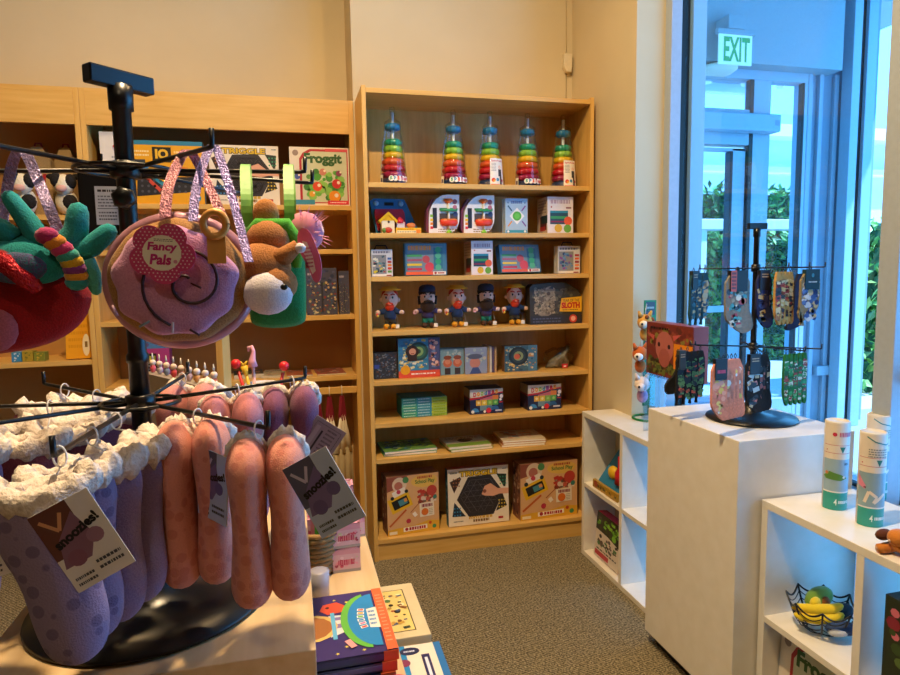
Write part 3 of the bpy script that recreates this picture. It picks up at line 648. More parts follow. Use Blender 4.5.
puz(440.5, 464, 348.5, .07, a, '8aa0a0', 'small puzzle box with two orange portraits on a pale blue ground')
a = portrait('8c98b4', 0, 0, 14); a.circ(.45, .42, .24, 'c08070'); a.circ(.45, .66, .34, '5a6078', rv=.1); a.poly([(.2, 0), (.75, 0), (.6, .25), (.35, .25)], '3a5088')
puz(465, 487, 347.5, .06, a, 'a09488', 'puzzle box with a hatted blue portrait, topmost in front of its row')
for i in range(4):
    y = .075; xx = X(488.5 + i * 2.4, y, 365)
    b = B(); b.box(-.0045, .0045, -.045, .045, 0, .128 - .002 * i, mat(['b8905a', 'd8d0c0', '5a4a68', 'c8a070'][i], .5)); tag(b.build('slim_book', loc=(xx, y + .045, z)), ['slim tan book edge directly beside the hatted portrait puzzle', 'slim white book edge second from the hatted portrait puzzle', 'slim purple book edge third from the hatted portrait puzzle', 'slim brown book edge at the end of its row'][i], 'book', 'slim books beside the portrait puzzle')
a = Art(1.2); a.rect(0, 0, 1, 1, '3a6078'); a.busy(0, 0, 1, 1, ['d8c078', '3a7088', 'c8a050', '2a4858', '88a8a0'], 150, .05, 15, 'r'); swirl(a, .42, .6, .3, ['1c2c34', '304048', '8a9868', '202c30']); a.circ(.38, .58, .09, 'd06040'); a.rect(.72, 0, 1, 1, '4a7898'); a.busy(.72, 0, 1, 1, ['c88a50', '285878', 'd8c8a0'], 18, .05, 16)
puz(505, 537, 345.5, .06, a, '8a6a48', 'low puzzle box with a dark swirl, next to the clear bag', rz=-.03)
y = .12; x = X(558, y, 362)
b = B(); t = empty('bagged_toy', (x, y, z)); tag(t, 'grey toy in a crumpled clear bag with red label, fifth shelf right', 'toy')
b.puff([(-.07, .0), (-.05, .03), (-.02, .055), (.015, .075), (.035, .10), (.055, .11), (.058, .095), (.04, .075), (.05, .04), (.06, .0)], .035, mat('9a9484', .5, var=.4, scale=50, bump=.6, key='wrapped_plush', ramp='5a5648'), TR(0, 0, .001)); b.build('wrapped_toy', t)
b = B(); b.ball((0, 0, .056), (.08, .045, .046), CLEAR, 20, fn=lambda u: 1 + .1 * math.sin(9 * u.x + 5 * u.z)); b.tube([(.04, 0, .08), (.06, 0, .115)], [.02, .008], CLEAR, 8); b.build('clear_bag', t)
b = B(); b.box(-.0, .03, -.05, -.047, .004, .024, mat('c82838', .4)); b.box(.008, .022, -.0505, -.049, .009, .016, mat('f0d8d8', .4)); b.build('red_label', t)
# ---- sixth shelf: stack of books and two boxes
z = SH[5]; y = .08; x0, x1 = X(402, y, 410), X(447, y, 410); w = x1 - x0
names = ['bottom', 'second from bottom', 'third from bottom', 'middle', 'third from top', 'second from top', 'top']
for i in range(7):
    b = B(); hh = .0128; b.box(-w / 2, w / 2, -.10, .05, 0, hh, mat('2f8a90', .45)); b.box(-w / 2 + .002, w / 2 - .001, -.095, .0502, .0015, hh - .0015, mat('e8e2d0', .8))
    a = Art(w / hh); a.rect(0, .05, .33, .95, ['3aa888', '48b088', '3a9a98', '50a880', '3aa090', '48a898', '40a888'][i]); a.rect(.33, .05, .66, .95, '3a98b0'); a.rect(.66, .05, 1, .95, ['a8c840', 'b8d048', 'a0c038', 'b0c840', 'a8c038', 'b8cc40', 'a0c440'][i]); a.lines(.04, .2, .3, .8, 'd8f0e0', 1, i); a.lines(.36, .2, .62, .8, 'c8e8f0', 1, i + 9); a.lines(.7, .2, .96, .8, '5a8a20', 1, i + 5)
    b.art(a, face_front(w, hh, -.10)); tag(b.build('activity_book', loc=((x0 + x1) / 2 + random.uniform(-.001, .001), y + .10, z + .0002 + i * .013)), 'green and blue spined activity book, %s of its seven-book stack' % names[i], 'book', 'stack of green and blue activity books')
def dood(px0, px1, py, label):
    y = .05; x0, x1 = X(px0, y, 405), X(px1, y, 405); w = x1 - x0; h = at(px0, py, y=y).z - z; a = Art(w / h)
    a.rect(0, 0, 1, 1, '1c2850'); a.poly([(0, .62), (.3, .68), (.7, .82), (1, .86), (1, 1), (0, 1)], 'd8d0c0'); a.poly([(0, .58), (.3, .62), (.7, .78), (1, .82), (1, .87), (.7, .83), (.3, .69), (0, .66)], 'c02838')
    for i, (ch, c) in enumerate(zip('Doodles', ['c83040', 'e89830', '8ab03a', '3a88b0', '8a4898', 'c83040', 'e89830'])): a.text(ch, .10 + i * .11, .70 + i * .015, .19 + i * .11, .88 + i * .015, c, .05)
    a.poly([(.3, .6), (.75, .74), (.82, .74), (.82, .56), (.3, .54)], 'c86878'); a.rect(.68, .56, .86, .74, 'e0803a')
    for i, c in enumerate(('e8b040', 'e0c040', '88b850', '58a858')): a.rect(.18 + i * .17, .34, .34 + i * .17, .56, c); a.circ(.26 + i * .17, .45, .04, 'f0e0a0' if i < 2 else 'a0d070')
    a.rect(.3, .14, .66, .34, '7090a0'); a.rect(.5, .14, .7, .3, '4a78a0'); a.circ(.15, .08, .12, '3a88c8', a0=0, a1=PI); a.circ(.76, .16, .11, '2a60a0', a0=0, a1=PI); a.circ(.56, .13, .08, 'd02838', 8); a.circ(.44, .09, .04, 'f0ece6', 8); a.circ(.08, .10, .05, 'e8e4e0', 8); a.rect(.76, .08, .96, .14, 'c8c8d8'); a.circ(.95, .68, .06, 'e8e4f0', 8); a.circ(.92, .55, .04, 'f0f0f0', 8); a.rect(.88, .42, 1, .46, 'd03848')
    s = Art(1); s.rect(0, 0, 1, 1, '2a2038'); s.poly([(0, .62), (1, .56), (1, 1), (0, 1)], 'a09080'); s.rect(0, .58, 1, .64, '8a2030'); s.busy(0, .08, 1, .55, ['3a4878', '4a2a48'], 15, .08, 3)
    pack('craft_box', label, 'toy', x0, x1, z, h, .11, y, a, '241c30', sideart=s)
dood(470, 503, 390, 'colourful square craft box in the middle of the sixth shelf'); dood(528, 561, 385.5, 'colourful square craft box at the right of the sixth shelf')
# ---- seventh shelf: books lying flat
z = SH[6]
def flat(px0, px1, y0, y1, n, th, col, top, label, rz=0, grp=None, pages='ece4d2'):
    xa, xb = X(px0, y0, 458), X(px1, y0, 458); w = xb - xa; d = y1 - y0
    nm = {1: [''], 2: ['lower', 'upper'], 3: ['bottom', 'middle', 'top'], 4: ['lowest', 'second lowest', 'third', 'top']}[n]
    zz = z
    for i in range(n):
        b = B(); b.box(-w / 2, w / 2, -d / 2, d / 2, 0, th, mat(col[i], .4)); b.box(-w / 2 + .002, w / 2 - .002, -d / 2 - .0005, d / 2 - .002, .0015, th - .0015, mat(pages, .8))
        if i == n - 1: b.art(top, face_top(w, d, th))
        tag(b.build('picture_book', loc=((xa + xb) / 2 + random.uniform(-.004, .004), (y0 + y1) / 2 + random.uniform(-.003, .003), zz), rz=rz + random.uniform(-.03, .03)), label % nm[i], 'book', grp); zz += th + .0004
t1 = Art(1.2); t1.rect(0, 0, 1, 1, '6a9a48'); t1.busy(0, 0, 1, 1, ['3a78a8', 'b8c848', '2a5a38', '38506a', 'a8c0a0'], 50, .07, 4); t1.lines(.1, .5, .9, .8, '2c3858', 2, 3)
flat(384, 437, .03, .22, 2, .012, ['4a8a40', '386890'], t1, '%s green patterned book lying at the left end of the seventh shelf', .03, 'green patterned books lying flat')
t2 = Art(1.1); t2.rect(0, 0, 1, 1, 'd8c8a0'); t2.rect(0, 0, 1, .3, '7a9a38'); t2.circ(.5, .55, .16, '3a3028'); t2.circ(.62, .6, .1, '6a5038'); t2.lines(.1, .7, .9, .9, '8a5a30', 2, 3)
flat(449, 492, .02, .2, 2, .012, ['7a9a40', 'c8b890'], t2, '%s pale book with a dark animal cover in the middle of the seventh shelf', .05, 'pale books lying flat')
t3 = Art(1.1); t3.rect(0, 0, 1, 1, 'd8c4a0'); t3.busy(.05, .1, .95, .9, ['d8864a', '9ab0b8', 'e8d8b0', 'b87848'], 30, .08, 5)
flat(504, 546, .02, .21, 3, .0105, ['d8b078', 'b86a38', 'c89860'], t3, '%s cream paged book in the pile at the right of the seventh shelf', -.06, 'cream paged books lying flat', 'f4eee0')
# ---- bottom shelf
z = SH[7]
def school(px0, px1, py0, y, label, rz):
    x0, x1 = X(px0, y, 500), X(px1, y, 500); w = (x1 - x0) / math.cos(rz); h = at(px0, py0, y=y).z - z; a = Art(w / h)
    a.rect(0, 0, 1, 1, 'd8a878'); a.poly([(0, .75), (.2, .8), (.35, .95), (.4, 1), (0, 1)], '8a4a3c'); a.circ(.24, .86, .14, 'd8c0a8'); a.circ(.22, .84, .08, 'b06858'); a.circ(.36, .93, .06, '4a8a58'); a.circ(.72, .88, .26, 'e0b85a', rv=.11); a.text('School Play', .54, .82, .92, .91, '4a7a3a', .03); a.lines(.58, .92, .88, .97, 'b04a38', 1, 3, .8)
    a.rect(.04, .42, .46, .68, 'e0b020', .35); a.rect(.1, .47, .41, .63, '16181c', .35); a.rect(.22, .51, .38, .61, '48889a', .35); a.rect(.32, .56, .38, .62, 'd89048', .35); a.rect(.1, .68, .36, .78, 'e8dcd0', .35); a.circ(.22, .74, .04, 'c03850'); a.circ(.10, .64, .035, '20282c'); a.circ(.37, .74, .035, '20282c')
    a.line([(.04, .16), (.36, .42)], .035, 'c05a20'); a.busy(.56, .48, .98, .78, ['b83830', 'd8c0b0', '8a3828', '6a5a48', 'c05848', 'e0d0c0'], 45, .045, 3); a.circ(.86, .7, .1, 'b84038'); a.circ(.92, .58, .04, '3a7a70')
    a.rect(.62, .26, .9, .50, 'e8dcc8', .03); a.lines(.66, .42, .87, .48, '8a2a38', 1, 8, .9); a.circ(.72, .34, .07, 'd87028'); a.lines(.8, .28, .88, .4, 'a89880', 4, 2); a.circ(.4, .22, .045, 'b83048'); a.rect(.49, .28, .56, .36, 'f0e4d8', .6); a.line([(.44, .36), (.6, .5)], .012, 'a05020')
    a.poly([(0, 0), (1, 0), (1, .16), (.8, .19), (.5, .13), (.2, .12), (0, .1)], 'dca830'); a.rect(.3, .045, .76, .12, 'f2ece0', .03); a.circ(.36, .08, .032, 'a82038'); a.lines(.41, .05, .74, .115, 'a82038', 1, 6, .8); a.circ(.9, .07, .04, '3a8a58'); a.circ(.82, .14, .03, 'c04828'); a.rect(.03, .02, .18, .07, 'e8dcc0')
    s = Art(.5); s.rect(0, 0, 1, 1, '8a5a48'); s.busy(0, 0, 1, 1, ['b08068', '4a3038', 'c89878', 'd8c0a0', '6a3838'], 40, .12, 5)
    pack('school_playset_box', label, 'toy', x0, x1, z, h, .1, y + .02, a, '9a6a50', rz, 0, None, s)
school(386, 439.5, 479, .02, 'school playset box at the left end of the bottom shelf', .10)
school(521, 579, 466, .02, 'school playset box at the right end of the bottom shelf', .04)
def triggle_art(w, h):
    a = Art(w / h); a.rect(.0, .0, 1, 1, 'e6dac8'); a.poly([(.14, .46), (.33, .84), (.70, .86), (.92, .52), (.74, .15), (.34, .13)], '2e2a30')
    R = [(.53 + .34 * math.cos(PI / 3 * i + PI / 3), .50 + .33 * math.sin(PI / 3 * i + PI / 3)) for i in range(6)]
    for i in range(-3, 4):
        t = i * .095
        for q in range(3):
            an = q * PI / 3; c_, s_ = math.cos(an), math.sin(an); L_ = .3 - abs(t) * .5
            a.line([(.53 + c_ * -L_ - s_ * t, .50 - s_ * L_ + c_ * t), (.53 + c_ * L_ - s_ * t, .50 + s_ * L_ + c_ * t)], .010, '6a6468')
    for (P, c, d) in [([(.03, .78), (.2, .86), (.22, .82), (.1, .58)], '3a2420', 'a06038'), ([(.8, .86), (.97, .84), (.95, .62), (.92, .62)], '1c3028', '3a9068'), ([(.1, .42), (.28, .16), (.06, .17)], '16283c', '3a88c0'), ([(.9, .50), (.97, .28), (.78, .2)], '242018', 'd8b838')]:
        a.poly(P, c); cu = sum(p[0] for p in P) / len(P); cv = sum(p[1] for p in P) / len(P); a.ly += 1
        for i in range(3):
            for j in range(3): a.circ(cu - .045 + i * .045, cv - .06 + j * .06, .013, d, 6, up=False)
    a.poly([(.55, .52), (.6, .66), (.7, .70), (.82, .60), (1, .59), (1, .49), (.85, .50), (.74, .47), (.6, .49)], 'dca084'); a.circ(.6, .57, .03, '8a5040'); a.text('TRIGGLE', .18, .85, .82, .96, '30280c', .09); a.text('TRIGGLE', .19, .858, .81, .952, 'd8b024', .04); a.lines(.33, .10, .72, .15, 'c8a040', 1, 4, .9); a.lines(.4, .045, .68, .095, '7a5a20', 1, 5, .9); a.lines(.08, .06, .24, .1, '6a6a6a', 1, 1); a.rect(.82, .06, .9, .1, 'a82830'); a.lines(.04, .9, .16, .96, '606870', 1, 3); a.lines(.9, .92, .98, .96, '606870', 1, 4)
    return a
y = .05; x0, x1 = X(448.5, y, 500), X(509, y, 500); w = x1 - x0; h = at(478, 468.5, y=y).z - z
s = Art(.2); s.rect(0, 0, 1, 1, '2a7088'); s.lines(.2, .2, .8, .8, '90b8c0', 5, 2)
pack('board_game_box', 'square triangle game box standing between the two school playset boxes', 'game', x0, x1, z, h, .045, y, triggle_art(w, h), 'a84830', .0, -.05, None, s)
# ================================================================ games in the left display cases
def cx0(px, y=.33, py=200): return at(px, py, y=y).x
def lpack(name, label, cat, p0, p1, ptop, zs, art, side, y=.33, d=.05, rz=0, rx=0, sideart=None, group=None):
    x0, x1 = cx0(p0, y), cx0(p1, y); h = at((p0 + p1) / 2, ptop, y=y).z - zs - .001
    a = art((x1 - x0), h) if callable(art) else art
    return pack(name, label, cat, x0, x1, zs + .001, h, d, y, a, side, rz, rx, group, sideart)
z1 = 1.652
def whitebox(w, h):
    a = Art(w / h); a.rect(0, 0, 1, 1, 'dcd8d6'); a.circ(.6, .78, .16, 'b8b4c0'); a.circ(.52, .80, .06, 'c03038'); a.circ(.68, .8, .06, '3050a0'); a.circ(.6, .74, .05, 'e0c030'); a.lines(.4, .62, .85, .68, '9a9aa0', 1, 2); a.lines(.2, .1, .85, .4, 'a8a8ac', 4, 2); return a
lpack('puzzle_game_box', 'white game box with a round logo, leftmost on the upper shelf behind the stand post', 'game', 103.5, 131, 132, z1, whitebox, 'd8d4d2')
def iqbox(w, h):
    a = Art(w / h); a.rect(0, 0, 1, 1, 'e0a020'); a.rect(0, .93, 1, 1, '2a7a98'); a.lines(.02, .74, .26, .86, 'f0d8a0', 2, 1); a.rect(.30, .66, .56, .9, '201c18'); a.text('IQ', .34, .69, .52, .87, 'e0b030', .05); a.lines(.6, .72, .92, .86, 'f0d090', 2, 1)
    a.circ(.16, .6, .09, '2a78b0', rv=.06); a.rect(.03, .64, .2, .7, '303840'); a.lines(.42, .52, .8, .6, 'd05828', 2, 5)
    a.poly([(.06, .12), (.86, .2), (.92, .44), (.08, .42)], '26262c'); a.ly += 1
    for i in range(9):
        for j in range(3): a.circ(.14 + i * .085, .20 + j * .085, .02, '50505a', 6, up=False)
    a.line([(.22, .40), (.40, .2)], .05, 'c84838'); a.line([(.3, .42), (.5, .26)], .05, '2a88a8'); a.line([(.36, .42), (.52, .34)], .04, 'e0b030'); a.circ(.9, .1, .05, '2a8898'); return a
lpack('logic_game_box', 'yellow IQ logic game box on the upper shelf, behind the pink straps', 'game', 133, 205, 141, z1, iqbox, '2a7a98')
lpack('board_game_box', 'square triangle game box on the upper left shelf, left of the frog game', 'game', 211, 280, 145.5, z1, triggle_art, 'a84830')
def froggit(w, h):
    a = Art(w / h); a.rect(0, 0, 1, 1, 'e4d8c8'); a.circ(.1, .9, .05, '9a8478')
    a.poly([(.16, .04), (.16, .8), (.22, .9), (.34, .97), (.98, .97), (.98, .04)], 'b02430'); a.poly([(.20, .06), (.20, .78), (.26, .87), (.36, .93), (.96, .93), (.96, .06)], 'c8ccb0'); a.busy(.2, .06, .96, .66, ['4a9a38', '6ab048', '3a7a30', '8ac058', '588a40'], 60, .07, 5, 'c')
    a.text('Froggit', .24, .68, .88, .9, '2c5a28', .05)
    for u, v, r, c in [(.45, .33, .08, 'd84828'), (.78, .38, .08, 'c82828'), (.55, .58, .06, 'c88070'), (.82, .56, .05, '8a3858'), (.74, .16, .1, 'e89020'), (.12, .5, .05, '4858a0'), (.36, .2, .05, 'e0a030')]: a.circ(u, v, r, c); a.circ(u + .03, v + .02, r * .35, 'f0e0d0')
    a.rect(.02, .02, .4, .1, '3a88a8'); a.rect(.62, .02, .98, .09, 'd83040'); a.lines(.66, .035, .94, .075, 'f0d0d0', 1, 1); a.rect(.6, .93, .98, .98, 'd04850'); return a
lpack('frog_game_box', 'green frog board game box at the right end of the upper shelf', 'game', 291, 350, 147.5, z1, froggit, 'e0d4c4')
def collage(seed, dark):
    def f(w, h):
        a = Art(w / h); a.rect(0, 0, 1, 1, '4a4a60'); a.busy(0, .5, 1, 1, ['38406a', '484a78', '303858', '585a80'], 30, .07, seed); a.busy(0, 0, 1, .72, ['c0a070', '6a4a38', 'a0a088', '3a5a78', 'd0c0a0', '8a3838', '2a2a34', '586a48'], 130, .045, seed + 1); a.lines(.05, .82, .5, .92, 'b0a8c0', 1, 2); a.rect(.48, .05, .54, .7, '30303c'); return a
    return f
z2 = 1.128
lpack('collage_puzzle_box', 'collage puzzle box standing on the shelf right of the green bag', 'puzzle', 303, 334, 268, z2, collage(3, 0), '3a3a4c', y=.34)
lpack('collage_puzzle_box', 'collage puzzle box at the case side, behind the other collage box', 'puzzle', 336, 346.5, 271, z2, collage(9, 0), '30303c', y=.36)
z3 = .83
def bluepink(w, h):
    a = Art(w / h); a.rect(0, 0, 1, 1, 'a83a78'); a.rect(0, .72, 1, 1, '4a78a8'); a.busy(0, .72, 1, 1, ['3a5a98', '6898c0', '584878'], 12, .09, 2); a.rect(.1, .24, .62, .62, '18161c'); a.lines(.14, .48, .58, .58, 'd8d040', 1, 5, .9); a.lines(.14, .28, .55, .46, '9a9aa8', 3, 2); a.busy(.05, .02, .95, .24, ['e070b0', 'f098c8', 'c84890'], 14, .08, 3); return a
s = Art(.6); s.rect(0, 0, 1, 1, 'b04880'); s.rect(0, .72, 1, 1, '4a78a8'); s.rect(.2, .2, .8, .6, '201820')
lpack('craft_kit_box', 'tall pink and blue craft kit box beside the black stand post', 'toy', 125, 160, 335, z3, bluepink, '903a70', y=.34, d=.07, sideart=s)
# flat magazines
def mag(px0, px1, y0, y1, zz, c, label, rz, seed, th=.006):
    xa, xb = cx0(px0, y0, 370), cx0(px1, y0, 370); w = xb - xa; d = y1 - y0; a = Art(w / d); a.rect(0, 0, 1, 1, c); a.busy(.02, .02, .98, .98, [c, 'b04830', '3a4a38', 'c8a088', '7a6a50', '8a8a80'], 26, .1, seed); a.lines(.1, .7, .8, .9, '282428', 1, seed)
    b = B(); b.box(-w / 2, w / 2, -d / 2, d / 2, 0, th, mat('c8bca4', .6)); b.art(a, face_top(w, d, th)); tag(b.build('picture_book', loc=((xa + xb) / 2, (y0 + y1) / 2, zz), rz=rz), label, 'book')
mag(232, 262, .36, .52, z3 + .001, '303028', 'dark picture book lying flat, leftmost on the shelf above the dresses', .1, 3, .02)
mag(262, 284, .34, .54, z3 + .001, 'b0a488', 'grey and black flat book on the shelf above the dresses', -.05, 4, .012)
mag(286, 312, .345, .53, z3 + .001, 'a85838', 'reddish flat book in the middle of the shelf above the dresses', .03, 5)
mag(316, 345, .34, .54, z3 + .001, '98483a', 'red and green flat book nearest the case side above the dresses', .06, 6)
# aprons on hangers under the rail
def apron(px, rz, label, bot):
    y = .324; x = cx0(px, y, 388); t = empty('childs_dress', (x, y, .772)); tag(t, label, 'dress', 'cream and maroon dresses hanging in the left case')
    b = B(); b.tube([(0, 0, -.045), (0, -.018, -.036), (0, -.018, -.002), (0, -.012, .006), (0, .006, .006), (0, .018, .0), (0, .019, -.012)], .0022, mat('e8e0d4', .4), 6); b.build('hanger_hook', t)
    b = B(); b.prism([(-.006, -.045), (.006, -.045), (.022, -.14), (.018, -.17), (-.018, -.17), (-.022, -.14)], -.008, .008, mat('8a1830', .8, bump=.4, key='maroon_cloth')); b.build('bodice', t, rz=rz)
    def pleat(z0, z1, w0, w1, m, nm, ph):
        b = B(); vs = []; n = 24
        for k, (zz, ww) in enumerate(((z0, w0), ((z0 + z1) / 2, (w0 + w1) / 2), (z1, w1))):
            for i in range(n):
                u = i / (n - 1); vs.append(((u - .5) * ww, -.0 + .008 * math.sin(u * 19 + ph) * (k + .5) / 2.5, zz + (.006 * math.sin(u * 13) if k == 2 else 0)))
        b.add(vs, [(k * n + i, k * n + i + 1, (k + 1) * n + i + 1, (k + 1) * n + i) for k in range(2) for i in range(n - 1)], m, smooth=True)
        o = b.build(nm, t, rz=rz); d = o.modifiers.new('thick', 'SOLIDIFY'); d.thickness = .006; return o
    pleat(-.12, -.33, .016, .155, mat('e8dcc0', .85, bump=.3, key='cream_cloth'), 'skirt', px); pleat(-.31, bot, .135, .14, mat('b09c74', .85, bump=.4, key='linen_cloth'), 'underskirt', px + 1)
    return t
apron(317, .7, 'cream dress with maroon bodice on a white hanger, leftmost of the three', -.6)
apron(329, .7, 'cream dress with maroon bodice, middle one of the three on hangers', -.6)
apron(341.5, .8, 'cream dress with maroon bodice, rightmost and nearest the case side', -.6)
# far left bay
def tote(px0, px1, ptop, label, letter, y=.42):
    x0, x1 = cx0(px0, y), cx0(px1, y); w = x1 - x0; zs = 1.601; h = at(px0, ptop, y=y).z - zs
    t = empty('burlap_tote', ((x0 + x1) / 2, y + .04, zs)); tag(t, label, 'bag')
    b = B(); M = mat('b89a6a', .9, bump=.8, scale=300, key='burlap')
    b.prism([(-w / 2, 0), (w / 2, 0), (w * .47, h * .8), (w * .2, h), (-w * .2, h), (-w * .48, h * .8)], -.03, .03, M)
    a = Art(w / h); a.text(letter, .2, .3, .8, .62, 'a82030', .04); b.art(a, face_front(w, h, -.03)); b.build('sack', t)
    b = B(); b.tube([(-w * .2, -.01, h * .95), (-w * .1, -.01, h * 1.06), (w * .1, -.01, h * 1.06), (w * .2, -.01, h * .95)], .004, mat('8a2030', .7), 6); b.build('strap', t)
tote(27, 53, 146, 'burlap bag with red lettering on the far left case shelf, nearest the frame edge', 'w')
tote(56, 79, 147, 'burlap bag with red lettering, directly left of the case divider', 'w')
def cow(px, py, label):
    y = .37; p = at(px, py, y=y); t = empty('cow_plush', (p.x, y - .01, 1.6035)); t.scale = (1.12, 1.12, 1.12); tag(t, label, 'plush toy')
    W_ = mat('e4dcc8', .95, bump=.8, scale=120, key='plush'); K = mat('181414', .95, bump=.8, scale=120, key='plush')
    b = B(); b.ball((0, 0, .052), (.04, .036, .052), W_, 16); b.ball((0, -.02, .115), (.036, .034, .042), W_, 16); b.build('body', t)
    b = B(); b.ball((-.022, -.028, .132), (.022, .030, .030), K, 12); b.build('black_patch', t); b = B(); b.ball((.026, -.024, .128), (.020, .030, .030), K, 12); b.ball((.016, -.02, .05), (.03, .022, .03), K, 12); b.build('black_patch', t)
    for s in (-1, 1):
        b = B(); b.ball((s * .042, -.01, .148), (.022, .008, .012), K, 10); b.build('ear', t)
    b = B(); b.ball((0, -.05, .098), (.02, .012, .014), mat('d8a8a0', .9), 12); b.build('muzzle', t)
cow(26, 196, 'black and white cow plush at the far left, behind the lavender strap'); cow(67, 196, 'black and white cow plush beside the case divider, above the teal bag')
def yb_(w, h):
    a = Art(w / h); a.rect(0, 0, 1, 1, 'e8a020'); a.lines(.1, .2, .8, .8, 'd89010', 4, 2); a.circ(.75, .3, .14, 'f0e0c0', rv=.25); a.rect(.7, .25, .8, .38, '8a6a30'); return a
lpack('yellow_book', 'bright yellow book leaning on the lower shelf of the far left case', 'book', 54, 82, 315, .962, yb_, 'd8c8a0', y=.335, d=.03, rx=-.12)
for (p0, p1, pt, c, c2, lb) in [(-2, 8, 353, '3a88b8', 'd8e0e8', 'small light blue box at the far left frame edge on the lower shelf'), (9, 20, 352, 'a89030', '6a6a28', 'small olive box between the light blue box and the green one'), (21, 32, 353, '7a8030', 'c8a838', 'small green box, third from the frame edge on the lower shelf')]:
    a = Art(1); a.rect(0, 0, 1, 1, c); a.busy(0, 0, 1, 1, [c2, c], 10, .14, 2)
    lpack('small_carton', lb, 'box', p0, p1, pt, .962, a, c, y=.335, d=.05)
# ================================================================ things on the tables
zt = .8706
# pen cup and pens at the far end of the raised table
pc = at(262, 384, y=-1.2); cupx = pc.x
t = empty('pen_cup', (cupx, -1.2, zt)); tag(t, 'grey fleece-covered pen cup at the far end of the raised table', 'cup')
b = B(); b.lathe([(.036, 0), (.04, .01), (.042, .19), (.038, .19), (.036, .012), (.0001, .012)], mat('c8c4d0', .9, bump=.6, scale=150, key='felt'), 20); b.build('cup_body', t)
def pen(px, py, pbx, c, label, head):
    top = at(px, py, y=-1.2); bx = cupx + (pbx - 260) * .0011
    t = empty('novelty_pen', (bx, -1.2, zt + .016)); T = top - Vector((bx, -1.2, zt + .016)); tag(t, label, 'pen')
    b = B(); b.tube([(0, 0, 0), T * .5 + Vector((0, 0, 0)), T * .92], .0042, mat(c, .4), 8); b.build('barrel', t)
    b = B()
    if head == 'flamingo': b.tube([T * .9, T * .97, T + Vector((.004, 0, .014)), T + Vector((.0, 0, .026)), T + Vector((-.007, 0, .024)), T + Vector((-.008, 0, .014))], [.012, .008, .0045, .005, .0045, .002], mat('f0a8b8', .6), 8)
    elif head == 'ball': b.ball(tuple(T), .0125, mat('d82028', .4), 12)
    else:
        b.tube([T * .88, T], [.004, .01], mat(c, .5), 8); b.tube([T, T + Vector((-.008, 0, .012))], [.004, .002], mat(c, .5), 6); b.tube([T, T + Vector((.007, 0, .012))], [.004, .002], mat(c, .5), 6)
    b.build('topper', t)
pen(252, 357, 250, 'f0b8b0', 'pink flamingo topped pen in the cup', 'flamingo')
pen(236, 364, 258, 'd83028', 'red pen with ball top leaning left in the cup', 'ball')
pen(284, 366, 270, 'd83028', 'red pen with ball top leaning right in the cup', 'ball')
pen(244, 366, 262, 'e8c030', 'yellow giraffe topped pen in the cup, left of the flamingo pen', 'horns')
# wooden sign plank
p = at(229, 392, y=-1.3); b = B(); b.box(-.002, .002, -.05, .05, 0, .0, MAPLE) if 0 else None
hgt = at(226, 332, y=-1.3).z - zt
t = empty('wooden_sign', (p.x, -1.3, zt)); tag(t, 'narrow wooden sign board standing edge-on behind the pink slippers', 'sign')
b = B(); b.box(-.007, .007, -.08, .0, 0.012, hgt, MAPLE); b.build('board', t, rz=-.1, bevel=.001); b = B(); b.box(-.03, .03, -.09, .01, 0, .012, MAPLE); b.build('foot', t)
# clear rack with charms
q0 = at(150, 372, z=1.10); q1 = at(219, 388, z=1.10); dv = q1 - q0; w = dv.length; ra = math.atan2(dv.y, dv.x)
t = empty('charm_rack', ((q0.x + q1.x) / 2, (q0.y + q1.y) / 2, zt), rz=ra); tag(t, 'clear block rack of small charms behind the slippers', 'rack')
hz = 1.10 - zt
b = B(); b.box(-w / 2 - .01, w / 2 + .01, -.015, .015, 0, hz, mat('a89c90', .3, key='frosted_acrylic')); b.build('rack_block', t)
nms = ['first', 'second', 'third', 'fourth', 'middle', 'sixth', 'seventh', 'eighth', 'last']
for i in range(9):
    c, cn = [('d85868', 'rose'), ('c8b8c0', 'pale'), ('8898b8', 'blue grey'), ('e05050', 'red'), ('d8a090', 'peach'), ('c8a8b0', 'mauve'), ('e0a060', 'amber'), ('e08850', 'orange'), ('d87858', 'coral')][i]
    q = q0 + dv * ((i + .5) / 9)
    o = empty('charm', (q.x, q.y, 1.1006), rz=ra); tag(o, '%s small figure charm with a pale loop, %s on the clear rack' % (cn, nms[i]), 'charm', 'small figure charms on the rack')
    b = B(); b.ball((0, 0, .010), (.008, .007, .010), mat(c, .5), 10); b.ball((0, 0, .024), .0075, mat('e8d0c0', .5), 10); b.build('figure', o)
    b = B(); b.tube([(0, 0, .031), (.003, 0, .037), (0, 0, .046), (-.003, 0, .037), (0, 0, .031)], .0012, mat('e8e4d8', .3), 5); b.build('loop', o)
